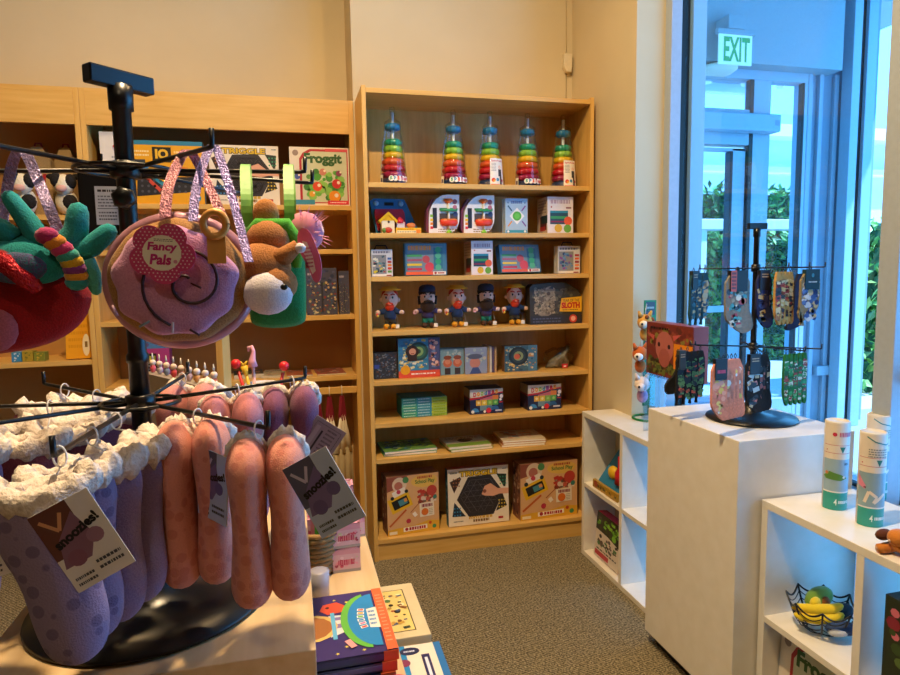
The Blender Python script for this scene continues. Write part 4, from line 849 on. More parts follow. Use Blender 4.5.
# pink boxes
def pinkbox(x, y, zz, label, rz=0, s=1.0):
    w, d, h = .058 * s, .05 * s, .052 * s; t = empty('pink_toy_box', (x, y, zz), rz=rz); tag(t, label, 'box', 'small pink toy boxes stacked on the bench')
    a = Art(w / h); a.rect(0, 0, 1, 1, 'e0b8c4'); a.rect(0, .78, 1, 1, 'dca0b4'); a.rect(0, 0, 1, .12, 'a8a0a0'); a.busy(.04, .14, .96, .76, ['f0d0d8', 'd85878', 'c8d8a8', 'e8a0b8', 'b04868'], 20, .07, int(abs(x * 900 + y * 77 + zz * 31))); a.lines(.2, .3, .8, .56, 'c84870', 1, 3, .9)
    b = B(); b.box(-w / 2, w / 2, -d / 2, d / 2, 0, h * .95, mat('a88898', .35)); b.art(a, face_front(w, h * .95, -d / 2)); b.art(a, face_left(-w / 2, -d / 2, d / 2, h * .95)); b.build('tray', t)
    b = B()
    for (xa, xb, ya, yb2) in [(-w / 2, w / 2, -d / 2, -d / 2 + .005), (-w / 2, w / 2, d / 2 - .005, d / 2), (-w / 2, -w / 2 + .014, -d / 2, d / 2), (w / 2 - .005, w / 2, -d / 2, d / 2)]: b.box(xa, xb, ya, yb2, h * .95, h, mat('e0a0b8', .35))
    b.build('lid_frame', t)
    b = B(); b.ball((.006, 0, h * .955), (.014, .012, .004), mat('e04888', .5), 10); b.build('toy_inside', t)
    return t
Hh = .0526
zb = .7006
pA = at(347, 572, z=.7)
ax, ay = pA.x, pA.y + .025
pinkbox(ax, ay, zb, 'pink toy box, bottom one of the nearest stack of two'); pinkbox(ax, ay, zb + Hh, 'pink toy box, top one of the nearest stack of two', .05)
bx, by = ax - .006 + .004, ay + .085
pinkbox(bx, by, zb, 'pink toy box, bottom one of the stack behind the nearest'); pinkbox(bx, by, zb + Hh, 'pink toy box, second up in the stack behind the nearest'); pinkbox(bx, by, zb + 2 * Hh, 'pink toy box, topmost of the tallest stack', -.05)
pinkbox(ax - .068, ay + .045, zb, 'pink toy box, bottom one of the left stack beside the basket', .05); pinkbox(ax - .068, ay + .045, zb + Hh, 'pink toy box, top one of the left stack beside the basket', 0)
pinkbox(-.205, ay + .17, zb, 'pink toy box at the right edge of the bench, farthest back', .1, .9)
pinkbox(-.29, ay + .17, zb, 'pink toy box farthest back on the left of the bench', .0, 1); pinkbox(-.29, ay + .17, zb + Hh, 'pink toy box topping the farthest back left stack', .1, 1)
# wicker basket
p = at(317, 585, z=.7); t = empty('wicker_basket', (-.292, p.y + .06, zb)); tag(t, 'small round brown wicker basket with green packets beside the raised table', 'basket')
b = B()
for k in range(9):
    zz = .006 + k * .0105; r = .028 + .0012 * k
    b.tube([((r + .0015 * (-1) ** (i + k)) * math.cos(2 * PI * i / 24), (r + .0015 * (-1) ** (i + k)) * math.sin(2 * PI * i / 24), zz) for i in range(25)], .0055, mat('a8824e', .7, bump=.5, scale=200, key='wicker'), 6, cap=False)
b.lathe([(.0001, .001), (.027, .001), (.027, .006), (.0001, .006)], mat('8a683c', .8), 20); b.build('woven_body', t)
b = B(); b.box(-.006, .02, -.014, -.006, .03, .125, mat('58a838', .4)); b.build('green_packet', t); b = B(); b.box(-.014, .016, .0, .006, .03, .135, mat('e08898', .4)); b.build('pink_packet', t)
b = B(); b.lathe([(.018, 0), (.02, .05), (.014, .052)], mat('a8a4b0', .3, key='tin'), 16); tag(b.build('small_tin', loc=(-.295, p.y - .045, zb)), 'small grey tin between the wicker basket and the board books', 'tin')
# board books
def space(w, d):
    a = Art(w / d); a.rect(0, 0, 1, 1, '3a2c6c')
    for u, v in [(.12, .86), (.5, .9), (.62, .84), (.2, .08), (.55, .14), (.46, .06), (.7, .06)]: a.poly([(u + (.022 if k % 2 else .009) * math.cos(k * PI / 5), v + (.022 if k % 2 else .009) * math.sin(k * PI / 5) * w / d) for k in range(10)], 'e8d050')
    a.poly([(.34, .74), (.38, .84), (.52, .86), (.6, .78), (.56, .68), (.42, .66)], 'd85038'); a.circ(.42, .78, .02, '401818'); a.poly([(.42, .3), (.62, .38), (.78, .36), (.78, .64), (.62, .62), (.42, .64)], 'e8e0e0'); a.poly([(.46, .42), (.7, .45), (.7, .5), (.46, .49)], '8a78b0'); a.poly([(.46, .55), (.7, .55), (.7, .6), (.46, .6)], '8a78b0')
    a.circ(.26, .47, .24, 'e8c070'); a.circ(.25, .47, .2, 'a86a38'); a.circ(.2, .4, .08, 'c88848', rv=.09); a.circ(.2, .55, .08, 'c88848', rv=.09); a.circ(.12, .34, .04, 'f0f0f0'); a.circ(.12, .62, .04, 'f0f0f0'); a.circ(.12, .34, .02, '202020'); a.circ(.12, .62, .02, '202020'); a.circ(.14, .48, .03, '301810')
    a.rect(.44, .26, .48, .68, '68b8e0')
    a.circ(.83, .5, .30, '68b848', a0=PI / 2 + .15, a1=3 * PI / 2 - .15, rv=.44); a.circ(.88, .5, .28, '2888c8', a0=PI / 2, a1=3 * PI / 2, rv=.42)
    a.poly([(.80, .66), (.9, .68), (.9, .34), (.80, .36)], 'f0ece0'); 
    for i, c in enumerate(['e05040', 'e8a030', '68b848', '2888c8', 'e070a0', 'e05040']): a.rect(.69 + abs(i - 2.5) * .008, .642 - i * .056, .76 + abs(i - 2.5) * .008, .68 - i * .056, 'f4f0e8', .1 * (i - 2.5)); a.rect(.70 + abs(i - 2.5) * .008, .648 - i * .056, .75 + abs(i - 2.5) * .008, .673 - i * .056, c, .1 * (i - 2.5))
    a.lines(.81, .38, .88, .64, '4888c0', 4, 2); a.rect(.90, 0, 1, 1, 'e8683c'); a.lines(.92, .1, .98, .9, 'f0a080', 14, 2, .3); a.rect(.56, .1, .62, .22, 'e8a0a0', .4)
    return a
xr = -.192; w = .165; d = .19; y0 = -1.93
nm = ['bottom', 'lower middle', 'upper middle', 'top']
for i in range(4):
    th = .0155; b = B(); b.box(-w / 2, w / 2, -d / 2, d / 2, .001, th - .001, mat('2c2454', .4)); b.box(-w / 2 + .002, w / 2 - .022, -d / 2 - .0006, d / 2, .004, th - .004, mat(['5a4a80', '48387a', '6a5a90', '3c3068'][i], .5)); b.box(w / 2 - .022, w / 2 + .0006, -d / 2 - .0008, d / 2 + .0004, 0, th, mat('d8602e', .4))
    if i == 3: b.art(space(w, d), face_top(w, d, th))
    tag(b.build('board_book', loc=(xr - w / 2 - .002 * (3 - i), y0 + d / 2 + .001 * i, zb + i * (th + .0004)), rz=.01 * i - .02), 'purple space bear board book with orange spine, %s of its stack of four' % nm[i], 'book', 'purple space board books')
a = Art(1.1); a.rect(0, 0, 1, 1, '9ac8d8'); a.circ(.6, .4, .5, '6a5888', rv=.5); a.circ(.6, .36, .38, '9888b0', rv=.4); a.circ(.9, .9, .14, 'd83868'); a.rect(.86, .3, 1, .9, 'd83868'); a.lines(.3, .8, .8, .92, 'f0f0f4', 1, 2)
for i in range(2):
    b = B(); b.box(-.11, .11, -.1, .1, 0, .014, mat('ece4d8', .6)); 
    if i: b.art(a, face_top(.22, .2, .014))
    tag(b.build('board_book', loc=(-.288, -2.045, zb + i * .0145), rz=.0), ['light blue and purple board book, bottom of the nearest pile at the frame edge', 'light blue and purple board book with a pink corner at the bottom frame edge'][i], 'book')
# framed animal puzzle and book on the lowest tier
zl = .5656
t = empty('wooden_puzzle', (-.185, -1.50, zl)); tag(t, 'framed wooden animal puzzle in a pale box on the lowest tier', 'puzzle')
w, d = .22, .225
b = B(); b.box(-w / 2, w / 2, -d / 2, d / 2, 0, .024, mat('d8c49a', .5, var=.1, scale=30, key='pale_wood')); b.build('box_tray', t, bevel=.0015)
b = B(); a = Art(w / d); a.rect(.12, .1, .88, .88, '3a3020'); a.rect(.13, .11, .87, .87, 'e4c878'); a.busy(.13, .11, .87, .87, ['2a241c', '5a7a48', '8a5a30', 'c89840', 'f0e0a8', '404838', 'a83828', '4a5878', 'e8d090'], 120, .035, 6); b.art(a, face_top(w, d, .024)); b.build('puzzle_picture', t)
w, d = .20, .26; a = Art(w / d); a.rect(0, 0, 1, 1, 'e8dcc8'); a.rect(.93, 0, 1, 1, '2a70b0'); a.rect(.56, 0, .64, 1, '2a88c0'); a.circ(.42, .6, .2, '38a0d0'); a.poly([(.3, .1), (.62, .3), (.5, .8), (.3, .9)], '48a8d8'); a.circ(.52, .9, .07, 'c02848'); a.circ(.6, .78, .06, '8a3858'); a.circ(.68, .92, .1, '282c50', rv=.05); a.lines(.62, .9, .74, .94, 'e0e0f0', 1, 2); a.circ(.5, .35, .06, 'e07838'); a.busy(.35, .02, .56, .3, ['58a858', 'e0c040', 'e07838', '3a98a0'], 14, .05, 3); a.rect(.78, .5, .86, .86, '302c5c'); a.rect(.805, .54, .835, .82, 'e0e0e8'); a.lines(.68, .1, .9, .48, 'c8b8a0', 6, 2)
b = B(); b.box(-w / 2, w / 2, -d / 2, d / 2, 0, .014, mat('2a70b0', .4)); b.art(a, face_top(w, d, .014)); tag(b.build('picture_book', loc=(-.165, -1.755, zl), rz=-.02), 'beige and blue sea creature book nearest the frame bottom on the lowest tier', 'book')
# ================================================================ things on the white furniture
zf = .6806
t = empty('keychain_stand', (1.155, -.40, zf)); tag(t, 'green wire stand of plush keychains on the far white shelf', 'stand')
GR = mat('1c7a3c', .35, key='green_wire')
b = B(); b.tube([(.065 * math.cos(2 * PI * i / 28), .065 * math.sin(2 * PI * i / 28), .005) for i in range(29)], .005, GR, 8, cap=False); b.build('base_ring', t)
b = B(); b.tube([(0, .062, .005), (0, .0, .02), (0, 0, .2)], .004, GR, 8); b.build('post', t)
hp = at(656, 300, y=-.40).z - zf
b = B(); b.box(-.028, .028, -.003, .003, .06, hp, GR); a = Art(.2); a.rect(.12, .86, .88, .985, '3a4248'); a.lines(.2, .91, .8, .95, 'a0b0a8', 1, 2); a.rect(.1, .5, .9, .82, 'a8382c'); b.art(a, lambda u, v, o: (-.028 + u * .056, -.003 - o, .06 + v * (hp - .06))); b.build('back_panel', t)
for zz in (.2, .3, .4, .47):
    b = B(); b.tube([(0, -.004, zz), (-.03, -.03, zz + .004), (-.05, -.045, zz + .008)], .0018, GR, 6); b.build('hook', t)
def key(px, py, c, c2, label, kind):
    y = -.465; p = at(px, py, y=y); t = empty('plush_keychain', (p.x, y, p.z)); t.scale = (1.35, 1.35, 1.35); tag(t, label, 'keychain')
    M = mat(c, .9, sheen=.3, key='plush'); M2 = mat(c2, .9, sheen=.3, key='plush')
    b = B(); b.ball((0, 0, 0), (.024, .022, .024), M, 14); b.ball((.004, .004, -.038), (.018, .016, .022), M2 if kind == 'doll' else M, 12)
    b.tube([(0, 0, .02), (.006, .006, .04), (.012, .012, .055)], .0016, mat('c0b8a8', .4, metal=.6), 6); b.build('body', t)
    b = B(); b.ball((-.014, -.016, -.006), (.014, .012, .012), M2 if kind != 'doll' else M, 12); b.build('muzzle', t)
    b = B(); b.ball((-.024, -.024, -.004), .0042, BLACK, 8); b.build('nose', t)
    for s in (-1, 1):
        b = B(); b.tube([(s * .014, 0, .016), (s * .022, .0, .034)], [.009, .003], M, 8); b.build('ear', t)
    if kind == 'giraffe':
        for q in ((.018, -.012, .008), (-.004, -.018, .016), (.012, -.010, -.03)):
            b = B(); b.ball(q, .007, mat('8a4a20', .9), 8); b.build('spot', t)
key(645, 322, 'd8a048', 'f0e0c0', 'giraffe plush keychain, topmost on the green wire stand', 'giraffe'); key(640, 354, 'c86018', 'f0e8dc', 'orange fox plush keychain in the middle of the green stand', 'fox'); key(642, 384, 'f0dcd0', 'c898b8', 'pink and lilac doll keychain, lowest on the green stand', 'doll')
# acrylic riser with axolotl box
XA = 1.025; p0 = at(644, 372, x=XA); p1 = at(690, 388, x=XA)
ya, yb3 = p0.y, p1.y; zr = (p0.z + p1.z) / 2
t = empty('acrylic_riser', (XA + .05, (ya + yb3) / 2, zf)); hy = (ya - yb3) / 2; tag(t, 'clear acrylic riser under the red axolotl box on the far shelf', 'riser')
AC = glass('acrylic', (.88, .94, 1.0), .10)
b = B(); b.box(-.05, .05, hy - .004, hy, 0, zr - zf, AC); b.build('side_plate', t); b = B(); b.box(-.05, .05, -hy, -hy + .004, 0, zr - zf, AC); b.build('side_plate', t); b = B(); b.box(-.05, .05, -hy, hy, zr - zf, zr - zf + .004, AC); b.build('top_plate', t)
h = at(650, 322, x=XA + .0).z - zr - .006; w = 2 * hy
a = Art(w / h); a.rect(0, 0, 1, 1, '7a3028'); a.busy(0, .5, 1, 1, ['8a3830', '6a2a28', '5a2820', '984a38', '8a8038'], 110, .045, 2); a.busy(0, 0, 1, .4, ['4a5a28', '6a7030', '3a3020', '7a7838', '503828'], 120, .045, 3); a.circ(.42, .56, .20, 'b86860'); a.circ(.3, .6, .03, '301818'); a.circ(.52, .58, .03, '301818'); a.circ(.42, .36, .12, 'a85850'); a.poly([(.18, .66), (.02, .8), (.2, .76)], 'c85a58'); a.poly([(.62, .7), (.78, .84), (.6, .8)], 'c85a58'); a.rect(.62, .2, 1, .66, 'e88a18'); a.text('AXO', .66, .42, .96, .58, '301408', .04); a.lines(.66, .26, .94, .36, '301408', 1, 3, .8); a.lines(.1, .86, .5, .95, '201010', 1, 2)
b = B(); b.box(-.03, .03, -w / 2, w / 2, 0, h, mat('8a3a2c', .4)); b.art(a, lambda u, v, o: (-.03 - o, w / 2 - u * w, v * h))
tag(b.build('axolotl_box', loc=(XA + .04, (ya + yb3) / 2, zr + .0052)), 'red and green axolotl toy box on the clear riser', 'toy box')
b = B(); b.ball((0, 0, .03), (.03, .03, .03), mat('e86878', .5), 12); b.build('x') if 0 else None
# card tubes
def ctube(px, pb, ptop, label, v):
    p = at(px, pb, z=.68); r = .0295; c = Vector((p.x + .016, p.y + r * .9, zf)); h = at(px, ptop, y=c.y).z - zf
    t = empty('card_tube', c, rz=0); tag(t, label, 'tube', None)
    b = B(); b.lathe([(r, 0), (r, h - .002), (r - .002, h), (r - .004, h), (r - .004, h - .003), (.0001, h - .003)], mat('ddd6ca', .5), 40); b.build('tube_body', t)
    b = B(); a = Art(3 * r / h)
    def band(v0, v1, cc):
        for i in range(10): a.rect(i / 10, v0, (i + 1) / 10, v1, cc, up=(i == 0))
    band(0, .2, '2a9a90'); band(.2, .215, 'e8e4dc'); band(.215, .58, '8aa8b4' if v else '98b4c4'); band(.58, .60, 'e8dcc8'); band(.6, .985, 'e6dac8'); band(.735, .74, 'c05858'); band(.645, .65, 'c05858')
    a.poly([(.44, .72), (.6, .72), (.52, .65)], '2a7a68'); a.circ(.1, .68, .02, 'c05858'); a.rect(.84, .66, .9, .72, '3a6a90'); a.text('4', .34, .06, .42, .13, 'd8ece8', .01); a.lines(.46, .075, .8, .115, 'd8ece8', 1, 3, .8)
    if v == 0: a.circ(.3, .86, .06, 'c83048'); a.lines(.42, .83, .86, .89, 'd07088', 1, 4, .8); a.poly([(.02, .38), (.2, .44), (.5, .41), (.68, .37), (.5, .34), (.1, .35)], '58883a'); a.circ(.12, .42, .05, 'c87838'); a.circ(.58, .38, .04, 'e0e0d0'); a.lines(.58, .5, .7, .56, '485868', 1, 3)
    else: a.line([(.2, .96), (.4, .91), (.7, .88), (.98, .90)], .03, '2a8888'); a.lines(.25, .74, .75, .84, '8a8a80', 4, 3); a.line([(.2, .26), (.3, .38), (.5, .32), (.42, .26), (.7, .36)], .08, 'ecdcc8'); a.poly([(0, .56), (.22, .44), (.2, .4), (0, .44)], 'e088a0'); a.circ(.2, .42, .03, '302028')
    a.fine(.07); b.art(a, lambda u, v_, o: ((r + o + .0002) * math.sin((u - .5) * 3 - .35), -(r + o + .0002) * math.cos((u - .5) * 3 - .35), v_ * h)); b.build('label', t)
ctube(837, 511, 420, 'teal and white card tube with a green lizard picture, leftmost of three', 0)
ctube(873, 528, 431, 'teal and white card tube with a pale snake picture, nearest the brown plush', 1)
ctube(879, 500, 414, 'teal and white card tube standing behind the snake picture tube', 1)
p = at(878, 549, z=.68); t = empty('dog_plush', (p.x + .02, p.y - .02, zf)); tag(t, 'orange brown plush dog lying at the right frame edge', 'plush toy')
OM = mat('c87a28', .95, sheen=.4, bump=.4, scale=200, key='plush'); DM = mat('5a2c14', .95, sheen=.3, key='plush')
b = B(); b.ball((.03, -.02, .024), (.055, .032, .024), OM, 16); b.tube([(0, 0, .012), (-.03, .0, .011), (-.04, .002, .011)], [.013, .0115, .0105], OM, 10); b.tube([(.0, -.05, .012), (-.012, -.062, .011), (-.03, -.065, .011)], [.013, .0115, .0105], OM, 10); b.build('body', t)
b = B(); b.ball((-.008, -.02, .040), (.024, .024, .020), OM, 16); b.build('head', t); b = B(); b.ball((-.022, .006, .040), (.022, .012, .013), DM, 12); b.build('ear', t); b = B(); b.ball((-.028, -.016, .036), .0045, mat('e8d8c8', .5), 8); b.build('nose', t)
# wire web bowl
bc = Vector((1.03, -1.480, .3500)); t = empty('wire_bowl', bc); tag(t, 'black wire spiderweb bowl in the near white cube shelf', 'bowl')
NP = 8; R0, R1, HB = .032, .088, .082
def bp(a, k):
    r = R0 + (R1 - R0) * k ** .7; q = (a / (2 * PI / NP)) % 1; sag = 4 * q * (1 - q)
    return Vector(((r * (1 - .10 * sag * k)) * math.cos(a), (r * (1 - .10 * sag * k)) * math.sin(a), .004 + HB * k ** 1.5 - .020 * sag * k))
for k in (.02, .3, .5, .7, .86, 1.0):
    b = B(); b.tube([bp(2 * PI * i / 64, k) for i in range(65)], .0026 if k == 1 else .0014, BLACK, 6, cap=False); b.build('rim' if k == 1 else 'web_ring', t)
for i in range(NP):
    b = B(); b.tube([bp(2 * PI * i / NP + 1e-4, k / 8) for k in range(9)], .0026, BLACK, 6); b.build('rib', t)
YM = mat('e8cc28', .9, sheen=.3, key='plush')
b = B()
t = empty('banana_plush', bc + Vector((-.025, -.010, .052)), rz=-.5); tag(t, 'yellow banana bunch plush lying in the wire bowl', 'plush toy')
for i, (dy, dz) in enumerate(((-.012, 0), (.010, .008), (-.002, .02))):
    b = B(); b.tube([(-.06, dy, dz), (-.045, dy, dz - .006), (-.01, dy - .006, dz - .004), (.03, dy - .004, dz + .0), (.052, dy, dz + .010), (.058, dy, dz + .014)], [.004, .011, .0145, .0145, .009, .003], YM, 12); b.build('banana', t)
t = empty('avocado_plush', bc + Vector((.016, .030, .072)), rz=.4); tag(t, 'green and brown plush behind the bananas in the wire bowl', 'plush toy')
b = B(); b.ball((0, 0, 0), (.06, .028, .026), mat('6a9028', .9, sheen=.3, key='plush'), 16); b.build('body', t); b = B(); b.ball((-.018, -.024, .004), (.016, .01, .014), mat('8a5020', .9), 12); b.build('stone', t); b = B(); b.ball((-.05, -.012, .008), (.02, .012, .014), YM, 12); b.build('tip', t)
t = empty('shark_plush', bc + Vector((.004, -.062, .036)), rz=-.3); tag(t, 'navy and white striped plush at the front of the wire bowl', 'plush toy')
b = B(); b.ball((0, 0, 0), (.045, .02, .018), mat('28406c', .8, key='plush'), 16); b.build('body', t); b = B(); b.ball((-.016, -.010, -.004), (.028, .013, .012), mat('c8ccd4', .8, key='plush'), 12); b.build('belly', t)
t = empty('dark_plush', bc + Vector((.045, -.02, .054)), rz=.3); tag(t, 'black plush at the right side of the wire bowl', 'plush toy')
b = B(); b.ball((0, 0, 0), (.038, .022, .02), mat('141824', .8, key='plush'), 16); b.build('body', t)
# boxes in the cubes (their covers face the aisle)
def xbox(name, label, cat, x, y0, y1, z0, h, art, side, d=.05, lean=0):
    b = B(); w = abs(y0 - y1); b.box(0, d, -w / 2, w / 2, 0, h, mat(side, .4)); b.art(art, lambda u, v, o: (-o, w / 2 - u * w, v * h)); s = Art(.3); s.rect(0, 0, 1, 1, side); s.lines(.2, .2, .8, .8, 'b0a8a0', 4, 2); b.art(s, lambda u, v, o: (u * d, -w / 2 - o, v * h))
    return tag(b.build(name, loc=(x, (y0 + y1) / 2, z0 + .001 + d * math.sin(lean)), rot3=(0, lean, 0)), label, cat)
xbox('frog_game_box', 'frog board game box standing in the bottom cube under the wire bowl', 'game', .975, -1.385, -1.640, .0222, .285, froggit(.285, .285), 'dcd0c0', .05, .05)
a = Art(.8); a.rect(0, 0, 1, 1, '28301c'); a.busy(0, 0, 1, 1, ['c04858', 'd87080', '3a5028', '587038', '8a2838', '283820'], 70, .09, 2, 'c'); 
xbox('flower_picture_box', 'dark box with pink flower picture at the right frame edge', 'toy box', .955, -1.725, -1.93, .3496, .235, a, '20241c')
a = Art(.8); a.rect(0, 0, 1, 1, '282c24'); a.busy(0, .55, 1, 1, ['58982c', '181c18', '78b838', '2c3c24'], 30, .09, 3); a.poly([(.0, 0), (1, 0), (1, .5), (.5, .58), (0, .6)], 'd8ccc0'); a.busy(.05, .2, .95, .55, ['282828', '48784a', 'd8d0c8', '584848'], 34, .07, 4); a.rect(.05, .03, .6, .14, 'b02838'); a.lines(.1, .15, .9, .22, '383838', 1, 2)
xbox('monster_game_box', 'black and green game box in the lower cube of the far white shelf', 'game', .985, -.235, -.46, .0222, .20, a, 'b82838', .045, .1)
t = empty('farm_playset', (1.045, -.36, .3497)); tag(t, 'blue tray toy farm with red barn in the far white shelf', 'toy')
b = B(); b.add([(-.06, -.11, 0), (-.06, .11, 0), (.06, .11, .0), (.06, -.11, 0), (-.04, -.11, .035), (-.04, .11, .035), (.085, .11, .20), (.085, -.11, .20)], [(0, 1, 5, 4), (1, 2, 6, 5), (2, 3, 7, 6), (3, 0, 4, 7), (4, 5, 6, 7), (0, 3, 2, 1)], mat('1f7aa8', .4)); b.build('tray', t)
b = B(); b.box(-.075, -.061, -.11, .11, 0, .035, mat('b08828', .4)); a = Art(5); a.busy(0, .1, 1, .9, ['8a7020', 'd8a838', '584818'], 16, .05, 2); a.circ(.14, .6, .08, 'a03820'); b.art(a, lambda u, v, o: (-.075 - o, .11 - u * .22, v * .035)); b.build('base_board', t)
b = B(); b.ball((-.02, .02, .085), (.022, .034, .03), mat('e8b820', .5), 14); b.build('yellow_pod', t)
b = B(); b.lathe([(.03, .0), (.028, .05), (.016, .07), (.016, .12), (.0001, .125)], mat('c81c2c', .4), 14, TR(-.02, -.05, .055)); b.build('red_silo', t); b = B(); b.ball((.05, -.07, .19), (.012, .014, .02), mat('4a5a68', .5), 10); b.build('handle', t)
# wall sensor
p = at(568, 64, y=.29); t = empty('wall_sensor', (at(567.5, 64, y=.28).x, .299, p.z)); tag(t, 'small cream alarm sensor with wire in the corner above the bookcase', 'sensor')
b = B(); b.prism([(-.022, -.02), (-.010, -.045), (.016, -.045), (.022, -.02), (.022, .045), (-.022, .045)], -.03, 0, mat('dcd0b4', .5)); b.build('housing', t, bevel=.003)
b = B(); b.tube([(0, -.004, -.045), (0, -.003, p.z * 0 - (p.z - 2.0))], .0022, mat('a89878', .6), 6); b.tube([(-.0, -.004, .045), (0, -.003, 3.39 - p.z)], .0015, mat('c8b890', .6), 6); b.build('wire', t)
# ================================================================ rotating black stands
def stand(name, c, R, H, tiers, label, s=1.0, cap=0.0, knob=None):
    """tiers: (height above base, ring radius, [tip vectors])"""
    t = empty(name, c); tag(t, label, 'display stand')
    b = B(); b.lathe([(R * .97, 0), (R, .003), (R * .99, .007), (R * .6, .012), (R * .25, .022), (.03 * s, .045), (.016 * s, .07)], BLACK, 56); b.build('base', t)
    b = B(); b.lathe([(.0125 * s, .02), (.0125 * s, H * .47), (.0145 * s, H * .472), (.0145 * s, H * .485), (.0118 * s, H * .49), (.0118 * s, H * .93), (.0150 * s, H * .932), (.0155 * s, H * .975)], BLACK, 20); b.build('post', t)
    b = B(); b.box(-.043 * s, .043 * s, -.010 * s, .010 * s, H * .969, H, BLACK); b.build('header_clip', t, bevel=.002, rz=cap)
    if knob: 
        b = B(); b.lathe([(.012, -.010), (.015, -.005), (.015, .005), (.011, .010)], BLACK, 6, TR(0, -.018, knob) @ rot(PI / 2, .3, 0)); b.build('clamp_knob', t)
    for (z, rr, tips) in tiers:
        b = B(); b.tube([(rr * math.cos(2 * PI * i / 32), rr * math.sin(2 * PI * i / 32), z) for i in range(33)], .0022 * s + .0004, BLACK, 6, cap=False); b.build('hub_ring', t)
        b = B(); b.lathe([(.013 * s, z - .012), (.019 * s, z - .01), (.019 * s, z + .01), (.013 * s, z + .012)], BLACK, 20); b.build('hub', t)
        for (x, y) in tips:
            v = Vector((x, y, 0)); n = v.normalized()
            b = B(); b.tube([n * .012 + Vector((0, 0, z)), v * .97 + Vector((0, 0, z)), v + Vector((0, 0, z + .001)), v + Vector((0, 0, z + .004)), v + n * .0006 + Vector((0, 0, z + .02 * s))], .0026 * s + .0003, BLACK, 8); b.build('arm', t)
    return t
def pol(a, r): return (r * math.cos(math.radians(a)), r * math.sin(math.radians(a)))
SC = Vector((-.532, -1.888, zt)); ZL, ZU = 1.155, 1.466
low = [pol(-95, .262), pol(-50, .272), pol(31, .26), pol(85, .262), pol(131, .29), pol(170, .27), pol(-150, .27)]
def rel(px, py, z): p = at(px, py, z=z); return (p.x - SC.x, p.y - SC.y)
upC = rel(212, 147, ZU); upD = rel(305, 172, ZU)
uA = rel(0, 146, ZU); k = .27 / math.hypot(*uA); uA = (uA[0] * k, uA[1] * k)
uB = rel(0, 171, ZU); k = .27 / math.hypot(*uB); uB = (uB[0] * k, uB[1] * k)
up = [upC, upD, uA, uB, pol(60, .26), pol(105, .26), pol(20, .26)]
stand('slipper_stand', SC, .157, 1.592 - zt, [(ZL - zt, .05, low), (ZU - zt, .06, up)], 'black two-tier display stand in the foreground hung with slippers and plush bags', 1.0, .75, 1.428 - zt)
# ---------------------------------------------------------------- slippers
def plush(h, s=.08, bump=.35, sc=520, ramp=None, var=.12): return mat(h, .95, sheen=s, bump=bump, scale=sc, key='plush', ramp=ramp, var=var)
FLEECE = mat('ece0d4', .95, sheen=.1, bump=1.0, scale=170, key='fleece', ramp='d8c8bc')
def dotted(h, dot, sc=55, thr=.33):
    m = mat(h, .95, sheen=.08, bump=.35, scale=520, key='dotted_plush').copy(); N = m.node_tree.nodes; L = m.node_tree.links
    vo = N.new('ShaderNodeTexVoronoi'); vo.inputs['Scale'].default_value = sc; vo.inputs['Randomness'].default_value = .75; L.new(N['Texture Coordinate'].outputs['Object'], vo.inputs['Vector'])
    rp = N.new('ShaderNodeValToRGB'); rp.color_ramp.elements[0].position = thr; rp.color_ramp.elements[0].color = (1, 1, 1, 1); rp.color_ramp.elements[1].position = thr + .05; rp.color_ramp.elements[1].color = (0, 0, 0, 1); L.new(vo.outputs['Distance'], rp.inputs[0])
    mx = N.new('ShaderNodeMix'); mx.data_type = 'RGBA'; L.new(rp.outputs[0], mx.inputs[0]); L.new(N['Color Ramp'].outputs[0], mx.inputs[6]); mx.inputs[7].default_value = (*hexc(dot), 1); L.new(mx.outputs[2], N['Principled BSDF'].inputs['Base Color']); return m
def smooth(pts, n=3):
    for _ in range(n):
        o = []
        for i in range(len(pts)):
            a, b = pts[i], pts[(i + 1) % len(pts)]
            o += [(a[0] * .75 + b[0] * .25, a[1] * .75 + b[1] * .25), (a[0] * .25 + b[0] * .75, a[1] * .25 + b[1] * .75)]
        pts = o
    return pts
def slipper_mesh(col, seed, ku=1.0, kv=1.0, th=.022, side=0):
    """profile in x (instep side) and z (down), hung from z = 0; side=1 has its opening on the instep"""
    b = B()
    if side: out = [(-.004, .020), (-.040, .012), (-.054, -.02), (-.050, -.075), (-.042, -.13), (-.042, -.18), (-.034, -.215), (-.004, -.228), (.026, -.215), (.036, -.18), (.034, -.12), (.040, -.08), (.050, -.055), (.024, .004)]
    else: out = [(-.012, -.012), (-.045, .002), (-.066, -.025), (-.062, -.07), (-.046, -.12), (-.044, -.18), (-.034, -.222), (-.004, -.238), (.028, -.222), (.040, -.18), (.038, -.12), (.045, -.075), (.056, -.03), (.04, -.006)]
    out = smooth([(x * ku, z * kv) for x, z in out], 2)
    b.puff(out, th, col, c=(-.002 * ku, -.11 * kv), rings=7, sharp=.45, spine=(-.19 * kv, -.035 * kv))
    b.v = [(x, y * (1 + .11 * math.cos(2 * PI * z / (-.205 * kv))), z) for x, y, z in b.v]
    return b
